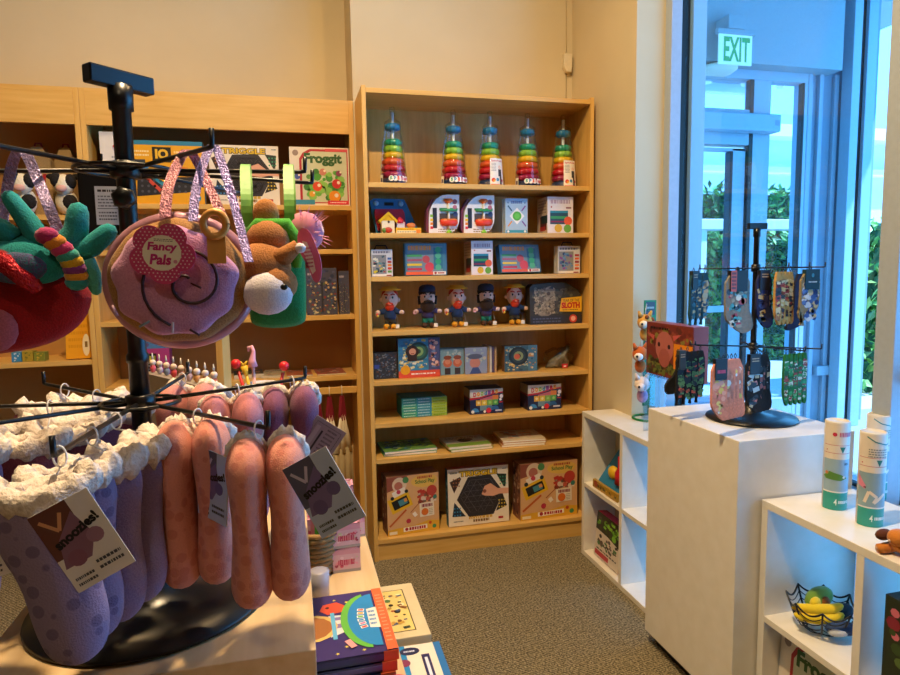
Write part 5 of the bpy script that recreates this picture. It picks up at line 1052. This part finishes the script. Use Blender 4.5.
def cuff_mesh(seed, ku=1.0, th=.022, side=0):
    r = random.Random(seed); n = 40; m = 10; vs = []; fs = []
    for i in range(n):
        a = 2 * PI * i / n; L_ = .034 if side else .050
        q0 = L_ * ku * math.cos(a)
        if side: cx, cz = .036 * ku + q0 * .62, -.022 - q0 * .78
        else: cx, cz = .002 * ku + q0, -.002 - .016 * math.cos(a) ** 2 * 0 - .012 * abs(math.sin(a))
        cy = (th * .82) * math.sin(a)
        rr = .0105 + .0016 * math.sin(i * 1.9 + seed) + .001 * math.sin(i * 4.7 + seed * 2)
        for j in range(m):
            q = 2 * PI * j / m; k = rr * r.uniform(.80, 1.22)
            vs.append((cx + math.cos(a) * k * math.cos(q), cy + math.sin(a) * k * math.cos(q), cz + k * math.sin(q) * 1.25))
    for i in range(n):
        for j in range(m):
            fs.append((i * m + j, ((i + 1) % n) * m + j, ((i + 1) % n) * m + (j + 1) % m, i * m + (j + 1) % m))
    b = B(); b.add(vs, fs, FLEECE, None, True); return b
def tagcard(parent, p, rz, tilt, kind, w=.055, h=.085):
    b = B(); b.box(-w / 2, w / 2, -.0005, .0005, -h, 0, mat('ddd8d0', .4)); a = Art(w / h)
    if kind == 'grey': a.rect(0, 0, 1, 1, 'a09098'); a.line([(.1, .08), (.9, .08), (.9, .92), (.1, .92), (.1, .08)], .02, '4a4048'); a.rect(.35, .14, .41, .8, '302830'); a.lines(.5, .2, .8, .9, '6a5c64', 9, 2); a.rect(.15, .2, .28, .86, 'b8a8b0')
    else:
        a.rect(0, 0, 1, 1, 'e6ded2' if kind == 'warm' else 'b8c8ee'); a.rect(0, .42, .62, 1, '6a3c30' if kind == 'warm' else '5a5a78'); a.poly([(.05, .3), (.5, .3), (.72, .52), (.6, .86), (.2, .62)], '8a6070' if kind == 'warm' else '7a6aa0'); a.line([(.1, .9), (.3, .72), (.45, .9)], .06, 'd89868' if kind == 'warm' else 'c8c0e0'); a.circ(.72, .5, .14, '9a7080' if kind == 'warm' else '6a6098'); a.circ(.3, .36, .15, '8a5868' if kind == 'warm' else '6a5c90')
        a.text('snoozies!', .10, .58, .92, .70, '101018', .05, .25); a.lines(.08, .04, .4, .18, '4a4a50', 2, 4); a.lines(.5, .1, .92, .26, '4a4a50', 2, 5)
    b.art(a, lambda u, v, o: (-w / 2 + u * w, -.0005 - o, -h + v * h)); return b.build('hang_tag', parent, loc=p, rot3=(0, tilt, rz))
LAV = plush('9482a6', ramp='826f96'); LAVB = plush('9d8cb4', ramp='8a78a2'); PNK = plush('dc9280', ramp='cc8270'); PNKB = plush('cf8a80', ramp='b87570'); MAU = plush('8c5672', ramp='78445e'); ROSE = plush('cf8488', ramp='bc7478'); DKP = plush('98505e', ramp='7e4050')
def pair(ang, r, dx, dy, dz, rz, col, label, seed, sp=(.045, 0), ku=1.0, kv=1.0, tags=None, rolls=(0, 0), th=.022, spots=False, side=0):
    cx, cy = arm(ang, r); z = ZL
    t = empty('slipper_pair', (cx, cy, z)); tag(t, label, 'slippers', 'fleece cuffed slipper socks hanging on the lower arms')
    for i in (0, 1):
        lo = (dx + (i - .5) * sp[0], dy + (i - .5) * sp[1], dz - .026)
        o = slipper_mesh(col, seed + i, ku, kv, th, side).build('slipper', t, loc=lo, rot3=(0, rolls[i], rz))
        cuff_mesh(seed * 3 + i, ku, th, side).build('fleece_cuff', o)
    an = math.radians(ang); n_ = Vector((-math.sin(an), math.cos(an), 0)); Zv = Vector((0, 0, 1))
    b = B(); b.tube([n_ * (.0062 * math.sin(q)) + Zv * (-.004 + .0105 * math.cos(q)) for q in [2 * PI * i / 14 for i in range(15)]], .0011, mat('f0f0f2', .3, key='plastic_loop'), 6, cap=False)
    b.tube([(0, 0, -.0145), (dx, dy, dz - .03)], .0011, mat('f0f0f2', .3, key='plastic_loop'), 6); b.build('plastic_loop', t)
    for (px, py, yy, rzz, tl, kd) in (tags or []):
        p = at(px, py, y=yy); tagcard(t, (p.x - cx, p.y - cy, p.z - z), rzz, tl, kd)
    return t
def arm(a, r): q = pol(a, r); return SC.x + q[0], SC.y + q[1]
# lavender group towards the camera
yA = SC.y - .25
LAVD = dotted('9482a6', '76668a'); PNKD = dotted('dc9280', 'cc7e70', 60, .36)
pair(-95, .25, -.006, 0, .004, 0, LAVD, 'lavender slipper pair nearest the camera with a photo tag, front of the left group', 1, (.010, .040), .80, .80, [(57, 503, yA - .050, .05, -.45, 'warm')], (-.14, -.10), .020, True)
pair(-95, .17, .022, 0, .002, 0, LAVB, 'lavender slipper pair, second behind the spotted one in the left group', 3, (.016, .04), .70, .80, None, (-.07, -.06), .02)
pair(-95, .095, .052, .0, .004, 0, LAV, 'lavender slipper pair, third in the left group, closest to the post', 5, (.014, .036), .62, .78, None, (-.06, -.04), .018)
# pink pairs on the right arm
pair(-50, .135, -.006, 0, .006, PI / 2, PNKD, 'salmon pink slipper pair just right of the post, tag hanging at its right', 7, (.042, 0), 1, .88, [(214, 452, SC.y - .16, -.85, .12, 'cool')], (0, 0), side=1)
pair(-50, .255, .006, .012, -.002, PI / 2, PNKD, 'salmon pink slipper pair at the arm tip with a blue tag over its side', 9, (.043, .004), 1, .84, [(304, 458, SC.y - .262, -.35, -.50, 'cool')], (-.04, -.06), side=1)
pair(31, .235, -.006, 0, .002, PI / 2, MAU, 'mauve slipper pair behind the salmon ones, at the right end of its arm', 11, (.048, 0), 1, .88, [(332, 424, SC.y + .08, -.1, .62, 'grey')], (-.16, -.2), side=1)
pair(31, .14, -.01, 0, .004, PI / 2, ROSE, 'rose pink slipper pair hanging behind the salmon pair near the post', 13, (.048, 0), 1, .92, None, (-.05, -.15), side=1)
pair(85, .22, .01, 0, -.002, PI / 2 - .3, PNKB, 'dusty pink slipper pair on the rear arm behind the post', 15, (.05, 0), 1.05, 1, None, (-.3, -.25), side=1)
# left and rear left
pair(131, .22, .01, 0, .006, .2, DKP, 'dark rose slipper pair on the rear left arm under white fleece', 17, (.03, .045), .95, .8)
pair(131, .12, 0, 0, 0, .3, MAU, 'plum slipper pair between the rear left arm and the post', 19, (.03, .045), .9, .8)
pair(170, .22, 0, 0, -.004, 0, LAV, 'lavender slipper pair at the left frame edge on the side arm', 21, (.02, .045), .9, .8)
pair(170, .12, 0, -.02, -.006, .1, DKP, 'dark rose slipper pair with cream cuff left of the post', 23, (.03, .045), .8, .7)
pair(-150, .22, 0, 0, -.004, .1, LAVB, 'lavender slipper pair hanging low at the left edge behind the spotted one', 25, (.02, .045), .8, .9, [(2, 500, SC.y - .15, .6, 0, 'warm')])
# ---------------------------------------------------------------- plush bags on the upper arms
def strap(parent, pts, w, m, T0=None, name='strap', wd=(1, 0, 0)):
    """flat ribbon through pts (world), width direction wd"""
    o = Vector(parent.location); P = [Vector(p) - o for p in pts]; n = 6; Q = []
    for i in range(len(P) - 1):
        p0, p1, p2, p3 = P[max(i - 1, 0)], P[i], P[i + 1], P[min(i + 2, len(P) - 1)]
        for k in range(n):
            t = k / n; Q.append(.5 * ((2 * p1) + (p2 - p0) * t + (2 * p0 - 5 * p1 + 4 * p2 - p3) * t * t + (3 * p1 - p0 - 3 * p2 + p3) * t ** 3))
    Q.append(P[-1]); W_ = Vector(wd).normalized() * w / 2; vs = []
    for q in Q: vs += [q - W_, q + W_]
    b = B(); b.add(vs, [(2 * i, 2 * i + 1, 2 * i + 3, 2 * i + 2) for i in range(len(Q) - 1)], m, None, False)
    ob = b.build(name, parent); d = ob.modifiers.new('thick', 'SOLIDIFY'); d.thickness = .0012; d.offset = 0; return ob
SEQ = mat('d89098', .25, metal=.55, bump=1.0, scale=420, key='sequins', ramp='b07888'); SEQ2 = mat('9a90c8', .25, metal=.6, bump=1.0, scale=420, key='sequins', ramp='b8a0d8')
# donut bag
YD = -2.045
c = at(180, 281, y=YD); t = empty('donut_bag', c); tag(t, 'round cinnamon roll plush bag with chocolate swirl and polka dot flower tag', 'plush bag')
TAN = plush('b08048', ramp='8e6234'); r0 = (at(250, 281, y=YD).x - at(108, 281, y=YD).x) / 2
def wob(a, k, n, ph=0): return 1 + k * math.sin(n * a + ph)
b = B(); b.puff([(r0 * math.cos(a) * wob(a, .012, 7), r0 * .93 * math.sin(a) * wob(a, .02, 9)) for a in [2 * PI * i / 48 for i in range(48)]], .030, TAN, rings=7, sharp=.4); b.build('plush_body', t)
b = B(); b.tube([(r0 * 1.0 * math.cos(a), .012, r0 * .93 * math.sin(a)) for a in [2 * PI * i / 48 for i in range(49)]], .009, mat('c890a0', .3, metal=.3, key='shiny_pink', bump=.3), 8, cap=False); b.build('shiny_gusset', t)
PK = plush('cc94b4', ramp='b87aa0', s=.12)
b = B(); b.puff([(r0 * (.85 + .03 * math.sin(9 * a) + .015 * math.sin(5 * a + 1)) * math.cos(a), r0 * .93 * (.85 + .03 * math.sin(9 * a)) * math.sin(a)) for a in [2 * PI * i / 72 for i in range(72)]], .014, PK, T=TR(0, -.026, 0), rings=6, sharp=.35); b.build('icing', t)
b = B(); CH = mat('38161c', .5, key='chocolate')
b.tube([(.014 + (.005 + .0049 * q) * math.cos(q * 1.0 + 1.2), -.0418 + .00018 * q, (.005 + .0047 * q) * math.sin(q + 1.2) - .002) for q in [i * .2 for i in range(48)]], .0017, CH, 6); b.build('chocolate_swirl', t)
for (u, v, a, cc) in [(-.032, -.045, .5, '7a8a98'), (.022, -.005, -.5, '4a1c24'), (.018, -.056, -.6, '4a1c24'), (-.004, -.05, 1.5, 'd8c8d8'), (-.03, .03, .2, '6a2838'), (-.06, -.03, -1.2, 'e0b0c8')]:
    b = B(); b.tube([(u - .006 * math.cos(a), -.0385, v - .006 * math.sin(a)), (u + .006 * math.cos(a), -.0385, v + .006 * math.sin(a))], .0014, mat(cc, .5), 6); b.build('stitched_sprinkle', t)
# flower tag
YF = YD - .052; p = at(162, 253, y=YF); R_ = (at(197, 253, y=YF).x - at(127, 253, y=YF).x) / 2
b = B(); a = Art(1)
out = [(R_ * (.70 + .3 * abs(math.cos(2.5 * q + .4)) ** .45) * math.cos(q), R_ * (.70 + .3 * abs(math.cos(2.5 * q + .4)) ** .45) * math.sin(q)) for q in [2 * PI * i / 70 for i in range(70)]]
out = [(x_ * 1.0, z_ * .96) for x_, z_ in out]
b.prism(out, 0, .0012, mat('d0447e', .4)); a.ly = 2
for i in range(-9, 10):
    for j in range(-9, 10):
        u = .5 + (i + (.5 if j % 2 else 0)) * .062; v = .5 + j * .054; rr = math.hypot(u - .5, v - .5)
        th_ = math.atan2(v - .5, u - .5)
        if .25 < rr < .5 * (.70 + .3 * abs(math.cos(2.5 * th_ + .4)) ** .45) - .02: a.circ(u, v, .013, 'f0d0dc', 6, up=False)
a.circ(.5, .5, .285, 'f2ecdc', 28); a.lines(.38, .68, .66, .73, '3a3438', 2, 2, .4); a.text('Fancy', .29, .50, .72, .67, 'c4287c', .04, 0, .12); a.text('Pals', .33, .31, .64, .48, 'c4287c', .04, 0, .12); a.circ(.7, .37, .03, 'd890a8')
b.art(a, lambda u, v, o: (-R_ + u * 2 * R_, -o, (-R_ + v * 2 * R_) * .96)); b.build('flower_tag', t, loc=tuple(p - c), rot3=(0, .06, -.1))
def W3(px, py, y): return at(px, py, y=y)
strap(t, [W3(165, 217, -2.06), W3(169, 185, -2.04), W3(185, 152, -2.0), W3(196, 160, -1.98), W3(222, 215, -1.99)], .012, SEQ)
strap(t, [W3(193, 221, -2.075), W3(197, 185, -2.06), W3(212, 145, -2.03), W3(224, 170, -2.04), W3(237, 215, -2.05), W3(249, 262, -2.07)], .010, SEQ2)
b = B(); RB = mat('e0a050', .35, metal=.2, key='satin'); q = W3(215, 228, YD - .045) - c
b.box(q.x - .009, q.x + .010, q.y - .001, q.y + .001, q.z - .038, q.z - .006, RB, None); b.tube([(q.x + .013 * math.cos(k) * .9, q.y - .002, q.z + .004 + .013 * math.sin(k)) for k in [2 * PI * i / 16 for i in range(17)]], .0042, RB, 8, cap=False); b.build('ribbon_tab', t, rot3=(0, 0, 0))
# green bag with fawn dog
YG = -1.985; c = at(277, 283, y=YG); t = empty('puppy_bag', c); tag(t, 'green bag with a fawn plush puppy leaning out and lime satin straps', 'plush bag')
GB = plush('2e9a50', ramp='227c3e'); LG = plush('58b838', ramp='48a030')
wg = (at(305, 300, y=YG).x - at(246, 300, y=YG).x) / 2; hg = (at(277, 232, y=YG) - at(277, 330, y=YG)).z
b = B(); b.puff(smooth([(-wg, hg * .5), (-wg * 1.0, -hg * .30), (-wg * .85, -hg * .46), (wg * .85, -hg * .46), (wg, -hg * .3), (wg * .98, hg * .5), (wg * .4, hg * .54), (-wg * .4, hg * .54)], 2), .028, GB, rings=5, sharp=.4); b.build('bag_body', t)
b = B(); b.tube([(-wg * .9, -.022, hg * .44), (-wg * .5, -.03, hg * .56), (wg * .4, -.03, hg * .56), (wg * .75, -.026, hg * .40), (wg * .7, -.028, hg * .15)], [.008, .010, .010, .009, .005], LG, 10); b.build('leaf_trim', t)
FW = plush('bc7c44', ramp='a06430'); WM = plush('efe8ec', ramp='d4ccd8')
def L(px, py, dy=0): p_ = at(px, py, y=YG + dy) - c; return (p_.x, p_.y, p_.z)
b = B(); b.ball(L(262, 268, -.045), (.034, .028, .030), FW, 20); b.ball(L(268, 240, -.03), (.026, .024, .024), FW, 16); b.tube([L(270, 262, -.05), L(285, 256, -.06), L(298, 245, -.062)], [.014, .011, .007], FW, 12); b.tube([L(244, 262, -.03), L(236, 262, -.02)], [.02, .012], FW, 12); b.build('puppy_body', t)
b = B(); b.ball(L(277, 284, -.058), (.024, .022, .022), FW, 16); b.build('puppy_head', t)
b = B(); b.ball(L(268, 292, -.066), (.028, .020, .024), WM, 18, fn=lambda u: 1 + .12 * max(0, -u.z)); b.build('puppy_muzzle', t)
b = B(); b.ball(L(284, 287, -.092), (.0042, .003, .0036), BLACK, 10); b.build('puppy_eye', t)
b = B(); b.ball(L(266, 215, -.02), (.016, .010, .020), plush('c8884c', ramp='b87434'), 14); b.build('puppy_ear', t)
b = B(); b.ball(L(300, 248, -.066), (.007, .006, .006), WM, 10); b.build('puppy_paw', t)
r = random.Random(4); b = B(); ctr = Vector(L(305, 232, 0))
vs = []; fs = []
for i in range(70):
    dd = Vector((r.uniform(-.3, 1.1), r.uniform(-1, .3), r.uniform(-.9, 1.2))).normalized(); e = ctr + dd * r.uniform(.022, .040); s_ = dd.orthogonal().normalized() * .0022; k = len(vs)
    vs += [ctr - s_, ctr + s_, e]; fs.append((k, k + 1, k + 2))
b.add(vs, fs, mat('e89ab0', .9, sheen=.5, key='fluff')); b.ball(tuple(ctr), (.024, .02, .026), mat('e08aa4', .9, sheen=.5, key='fluff'), 12); b.build('pink_fluff', t)['kind'] = 'stuff'
b = B(); q = L(307, 254, -.05); PT = [(-.008, .032), (.006, .030), (.012, .012), (.018, -.012), (.014, -.034), (.004, -.036), (.0, -.016), (-.012, .008)]
b.prism(smooth(PT, 2), 0, .001, mat('e06a9a', .4)); a = Art(1); a.poly([(.4, .75), (.55, .72), (.68, .5), (.72, .25), (.6, .2), (.48, .4), (.38, .6)], 'f0d8e0'); a.lines(.42, .3, .68, .65, 'd04880', 6, 2); b.art(a, lambda u, v, o: (-.02 + .04 * u, -o, -.04 + .075 * v)); b.build('flower_tag', t, loc=q, rot3=(0, -.1, -.5))
SAT = mat('7cc048', .5, metal=.0, key='satin', ramp='5a9c3c')
for pxa in (246, 289):
    arm_pt = W3(pxa, 168, -1.945); strap(t, [W3(pxa + 1, 236, YG - .01), W3(pxa, 200, YG - .005), W3(pxa - 1, 172, -1.955), arm_pt + Vector((0, .006, .003)), W3(pxa + 2, 200, YG + .02), W3(pxa + 1, 236, YG + .02)], .0125, SAT)
# red bag with teal frills at the left edge
YR = -2.0; c = at(30, 300, y=YR); t = empty('mermaid_bag', c); tag(t, 'red plush bag with teal horns and rainbow band, cut by the left frame edge', 'plush bag')
RD = plush('b00c10', ramp='8c0a0e', s=.03, bump=.3); TL = plush('1c9a9c', ramp='148084')
def LR(px, py, dy=0): p_ = at(px, py, y=YR + dy) - c; return (p_.x, p_.y, p_.z)
P_ = [(-70, 250), (-40, 236), (20, 240), (70, 262), (94, 288), (88, 318), (62, 340), (20, 352), (-30, 356), (-75, 330), (-90, 290)]
b = B(); b.puff(smooth([(LR(x_, y_)[0], LR(x_, y_)[2]) for x_, y_ in P_], 2), .036, RD, rings=6, sharp=.4); b.build('bag_body', t)
b = B(); b.ball(LR(28, 262, -.018), (.044, .03, .030), TL, 18); b.build('teal_head', t)
for pts, rr in [([(44, 246), (28, 222), (10, 198)], [.013, .011, .0085]), ([(62, 250), (76, 232), (78, 212)], [.015, .013, .011]), ([(74, 252), (92, 246), (108, 232)], [.014, .012, .010]), ([(84, 262), (92, 276), (96, 290)], [.012, .010, .006]), ([(16, 240), (0, 228), (-14, 222)], [.012, .011, .009])]:
    b = B(); m_ = [Vector(LR(x_, y_, -.025)) for x_, y_ in pts]; d_ = (m_[-1] - m_[-2]).normalized(); b.tube([m_[0], (m_[0] + m_[1]) / 2, m_[1], (m_[1] + m_[2]) / 2, m_[2], m_[2] + d_ * rr[2] * .7, m_[2] + d_ * rr[2]], [rr[0], (rr[0] + rr[1]) / 2, rr[1], (rr[1] + rr[2]) / 2, rr[2], rr[2] * .7, .0005], TL if pts[0][0] != 84 else plush('58b8a8', ramp='48a498'), 14); b.build('horn', t)
b = B(); cs = ['b02868', 'e08a28', 'c83878', '3aa8a0', 'd8b028', '8a3a90', 'e0a030', '2a98a0']
for i in range(8):
    u = i / 7; q = Vector(LR(47 + 30 * u + 8 * math.sin(u * PI), 236 + 46 * u, -.046 + .01 * u)); b.ball(tuple(q), (.0125, .008, .0098), plush(cs[i], .5), 12)
b.build('rainbow_band', t)['kind'] = 'stuff'
b = B(); b.ball(LR(16, 268, -.052), (.030, .008, .017), plush('58286c', ramp='1c6878', var=.5), 14); b.build('patterned_patch', t)
b = B(); b.tube([LR(-10, 255, -.04), LR(8, 264, -.052), LR(28, 280, -.052), LR(38, 290, -.046)], [.010, .012, .011, .007], mat('c01828', .2, metal=.5, bump=1, scale=300, key='sequins'), 10); b.build('sequin_trim', t)
b = B(); b.ball(LR(-4, 330, -.034), (.022, .010, .024), plush('c0687a', ramp='a85868'), 14); b.build('pink_patch', t)
LS = mat('8a84c0', .25, metal=.4, bump=.6, scale=300, key='satin', ramp='a088a8')
strap(t, [W3(62, 240, -2.03), W3(48, 205, -2.02), W3(36, 175, -1.99), W3(22, 149, -1.975), W3(12, 165, -1.95), W3(4, 210, -1.95), W3(0, 240, -1.97)], .0125, LS)
# black package with white label at the back of the upper tier
p = at(100, 150, y=-1.66); t = empty('black_package', at(102, 200, y=-1.66)); tag(t, 'black hanging package with a white printed label, behind the stand post', 'package')
b = B(); w = (at(125, 200, y=-1.66) - at(78, 200, y=-1.66)).x; h = (at(100, 180, y=-1.66) - at(100, 250, y=-1.66)).z; b.box(-w / 2, w / 2, 0, .03, -h / 2, h / 2, mat('121216', .35)); b.build('carton', t, bevel=.003)
b = B(); a = Art(.8); a.rect(0, 0, 1, 1, 'd4d8e0'); a.lines(.08, .82, .9, .95, '30303a', 1, 2); a.lines(.08, .45, .9, .78, '7a7a88', 4, 3); a.line([(.05, .42), (.95, .42)], .02, '30303a'); a.lines(.08, .1, .6, .36, '5a5a68', 3, 4); b.art(a, lambda u, v, o: (-.006 + u * .052 - .004, -.0006 - o, -.02 + v * .062 - .02)); b.build('white_label', t)
b = B(); b.tube([(0, .015, h / 2), (0, .015, h / 2 + .02), (.0, .015, ZU - t.location.z - .0035)], .002, BLACK, 6); b.build('hook_strip', t)
# ---------------------------------------------------------------- sock stand on the plinth
SK = Vector((1.073, -1.13, .8506)); H2 = at(757, 223, y=-1.13).z - SK.z
ZT, ZB = at(757, 268, y=-1.13).z, at(757, 346, y=-1.13).z
def tipfor(px, r, z, side=-1):
    """tip at distance r from the post whose image column is px, on the camera side"""
    best = None
    for k in range(360):
        a_ = 2 * PI * k / 360; q = (SK.x + r * math.cos(a_), SK.y + r * math.sin(a_), z); v = RM.transposed() @ (Vector(q) - CP); x_ = 450 + F * v.x / -v.z
        sc_ = abs(x_ - px) + (0 if (math.sin(a_) * side > 0) else 30)
        if best is None or sc_ < best[0]: best = (sc_, (r * math.cos(a_), r * math.sin(a_)))
    return best[1]
def px2(p):
    v = RM.transposed() @ (Vector(p) - CP); return 450 + F * v.x / -v.z
t1 = [tipfor(700, .17, ZT, 1), tipfor(826, .185, ZT, -1), pol(-100, .17), pol(-75, .17), pol(60, .15), pol(120, .16)]
t2 = [tipfor(690, .185, ZB, 1), tipfor(826, .185, ZB, -1), pol(-120, .17), pol(-70, .16), pol(65, .15), pol(150, .17)]
stand('sock_stand', SK, .135, H2, [(ZT - SK.z, .035, t1), (ZB - SK.z, .035, t2)], 'black two-tier stand hung with patterned socks on the tall white plinth', .72, -.1)
def sock(w, L_, col, foot=1, art=None, card=None, name='sock'):
    out = [(-w / 2, 0), (w / 2, 0), (w / 2, -L_ * .62), (w / 2 + foot * w * .12, -L_ * .72), (foot * w * .55 + w * .18, -L_ * .93), (foot * w * .5, -L_), (foot * w * .2, -L_), (-w / 2 + foot * w * .1, -L_ * .80), (-w / 2, -L_ * .66)]
    b = B(); b.prism(smooth(out, 1), -.004, .004, col); return b
def socks(tip, lo, n, w, L_, base, cols, cardc, label0, labeln, grp, seed, rz=0, step=(.014, .0), foot=1, kinds='r', txt=None, nn=26, z=ZT, sz=.09, px=None, y=None):
    M = mat(base, .9, var=.2, bump=.3, scale=150, key='knit'); r = random.Random(seed)
    for i in range(n):
        fr = n - 1 - i
        if px is not None: q = at(px, 300, y=y); X0, Y0 = q.x + step[0] * fr, y + step[1] * fr
        else: X0, Y0 = SK.x + tip[0] * lo + step[0] * fr, SK.y + tip[1] * lo + step[1] * fr
        t = empty('sock_pair', (X0, Y0, z), rz=rz); tag(t, label0 if i == n - 1 else labeln, 'socks', grp if i < n - 1 else None)
        b = sock(w, L_, M, foot); a = Art(w / L_); a.busy(-.02, .36, 1.02, .98, cols, nn, sz, seed + i, kinds); a.busy(.15, .12, .9, .42, cols, nn // 3, sz * .8, seed + 50 + i, kinds)
        b.art(a, lambda u, v, o: (-w / 2 + u * w, -.004 - o, -.012 - L_ * .98 + v * L_ * .98)); b.build('sock', t, loc=(0, 0, -.012))
        if cardc and i == n - 1:
            b = B(); b.box(-w * .32, w * .42, -.0075, .0075, -.065, -.006, mat(cardc, .5)); a = Art(1); 
            if txt == 'block': a.rect(0, 0, .34, 1, 'c84828'); a.lines(.04, .08, .3, .95, '301010', 5, 2, .6)
            elif txt == 'teal': a.circ(.5, .7, .1, '3a88a0'); a.lines(.2, .3, .8, .45, 'c0d0d8', 1, 2)
            elif txt == 'script': a.lines(.15, .3, .85, .5, 'd04060', 1, 2, .8)
            else: a.lines(.15, .6, .85, .85, 'c8a880', 2, 3)
            b.art(a, lambda u, v, o: (-w * .32 + u * w * .74, -.0076 - o, -.065 + v * .059)); b.build('sock_card', t)
        b = B(); b.tube([(0, 0, .004), (.004, 0, -.004), (0, 0, -.012), (-.004, 0, -.004), (0, 0, .004)], .0012, BLACK, 5); b.build('hook_loop', t)
ny = -1.2
socks(None, 0, 3, .034, .165, '1c4c58', ['14141a', '1a5a6a', 'd8a858', '0c0c10', 'c8b070', '1c6070'], '1a2a30', 'teal and black sock pair at the left end of the upper tier, frontmost', 'teal and black sock pair behind the front one, upper tier left end', 'teal and black socks on the upper tier', 3, .3, (.024, .006), -1, px=693, y=-1.06, z=ZT, sz=.36, nn=40)
socks(None, 0, 3, .074, .172, '8a8478', ['4a9a98', 'c87850', '68a8a0', 'a09070', 'c8b090', '303038', 'b02828', 'e0d8c0'], '0c0c10', 'grey patterned sock pair with black and red card on the upper tier', 'slate grey sock pair directly behind the grey patterned one', 'grey socks on the upper tier', 5, .0, (.012, .012), 1, 'rc', 'block', px=736, y=-1.27, z=ZT, sz=.16, nn=44)
socks(None, 0, 2, .044, .165, '1c2450', ['141830', '2a3270', 'c8a868', '38386a'], '101020', 'navy sock pair with a dark card right of the post, upper tier', 'navy sock pair tucked behind the other navy one', 'navy socks on the upper tier', 7, .0, (.016, .01), 1, px=762, y=-1.22, z=ZT, sz=.3)
socks(None, 0, 4, .022, .155, 'c89850', ['d8b060', '1a1418', 'b83828', 'e8c890', '2a1c1c', 'a86828'], None, 'tan, black and red sock pair on the upper tier, frontmost of its bunch', 'tan, black and red sock pair behind the front one', 'tan and red socks on the upper tier', 9, .1, (.0195, .006), 1, px=777, y=-1.25, z=ZT, nn=50, sz=.5)
socks(None, 0, 2, .066, .16, '9a8a68', ['3a5a9a', '283c78', 'c8d0d8', '5878b0', 'd0b888', 'e0e0e0'], '143844', 'blue and white swirl sock pair with teal card at the right arm end', 'blue and white swirl sock pair behind the one with the teal card', 'blue swirl socks on the upper tier', 11, .0, (.012, .012), -1, 'c', 'teal', px=809, y=-1.255, z=ZT, nn=110, sz=.16)
socks(None, 0, 4, .034, .165, '0e0e12', ['141418', '48783a', 'd05838', '5a8a48', '0c0c10', '2c4a28'], '3a3830', 'black sock pair with green cactus pattern at the left of the lower tier', 'black and green sock pair behind the cactus patterned one', 'black and green socks on the lower tier', 13, .15, (.027, .006), -1, px=682, y=-1.10, z=ZB, sz=.3, nn=34)
socks(None, 0, 5, .050, .17, 'e89478', ['f0a888', 'e8c850', 'f4ecdc', 'e88868', 'f0d878'], '0c0c10', 'pink egg patterned sock pair with black card on the lower tier', 'pink egg patterned sock pair behind the carded one', 'pink egg socks on the lower tier', 15, .0, (.0175, .006), 1, 'c', 'script', px=721, y=-1.30, z=ZB, nn=26, sz=.2)
socks(None, 0, 4, .050, .17, '101014', ['c8a878', '18181c', 'b0c0c0', 'd07868', 'a04838', '101014', '1c1c24'], '14141a', 'black sock pair with small pictures right of the pink ones, frontmost', 'black sock pair with small pictures behind the front one', 'black picture socks on the lower tier', 17, .1, (.0185, .008), 1, px=755, y=-1.25, z=ZB, sz=.26, nn=34)
socks(None, 0, 5, .0175, .155, '1e7a3c', ['2a9a48', '145a2c', '38a858', 'a03828', 'd8e0c8', '1a6a34'], None, 'green sock pair at the right end of the lower tier, frontmost', 'green sock pair in the row behind the frontmost green one', 'green socks on the lower tier', 19, .1, (.0200, .004), 1, px=788, y=-1.25, z=ZB, nn=60, sz=.5)
# long dark sock lying out to the left
t = empty('sock_pair', (at(690, 350, y=-1.06).x, -1.06, ZB)); tag(t, 'long black sock with tan heel kicking out left below the axolotl box', 'socks')
b = B(); b.prism(smooth([(-.03, -.02), (.03, -.02), (.02, -.09), (-.04, -.135), (-.055, -.15), (-.085, -.15), (-.088, -.115), (-.05, -.085)], 1), -.005, .005, mat('0c0c10', .9, key='knit')); b.build('sock', t); b = B(); b.ball((-.043, -.006, -.138), (.014, .006, .01), mat('b88a60', .9, key='knit'), 10); b.build('heel_patch', t)
t = empty('sock_pair', (at(800, 340, y=-1.14).x, -1.14, ZT)); tag(t, 'dark navy sock with toe showing under the blue swirl socks', 'socks')
b = B(); b.prism(smooth([(-.03, -.02), (.02, -.02), (.02, -.15), (-.005, -.185), (-.05, -.2), (-.06, -.19), (-.03, -.15)], 1), -.005, .005, mat('121838', .9, key='knit')); b.build('sock', t)
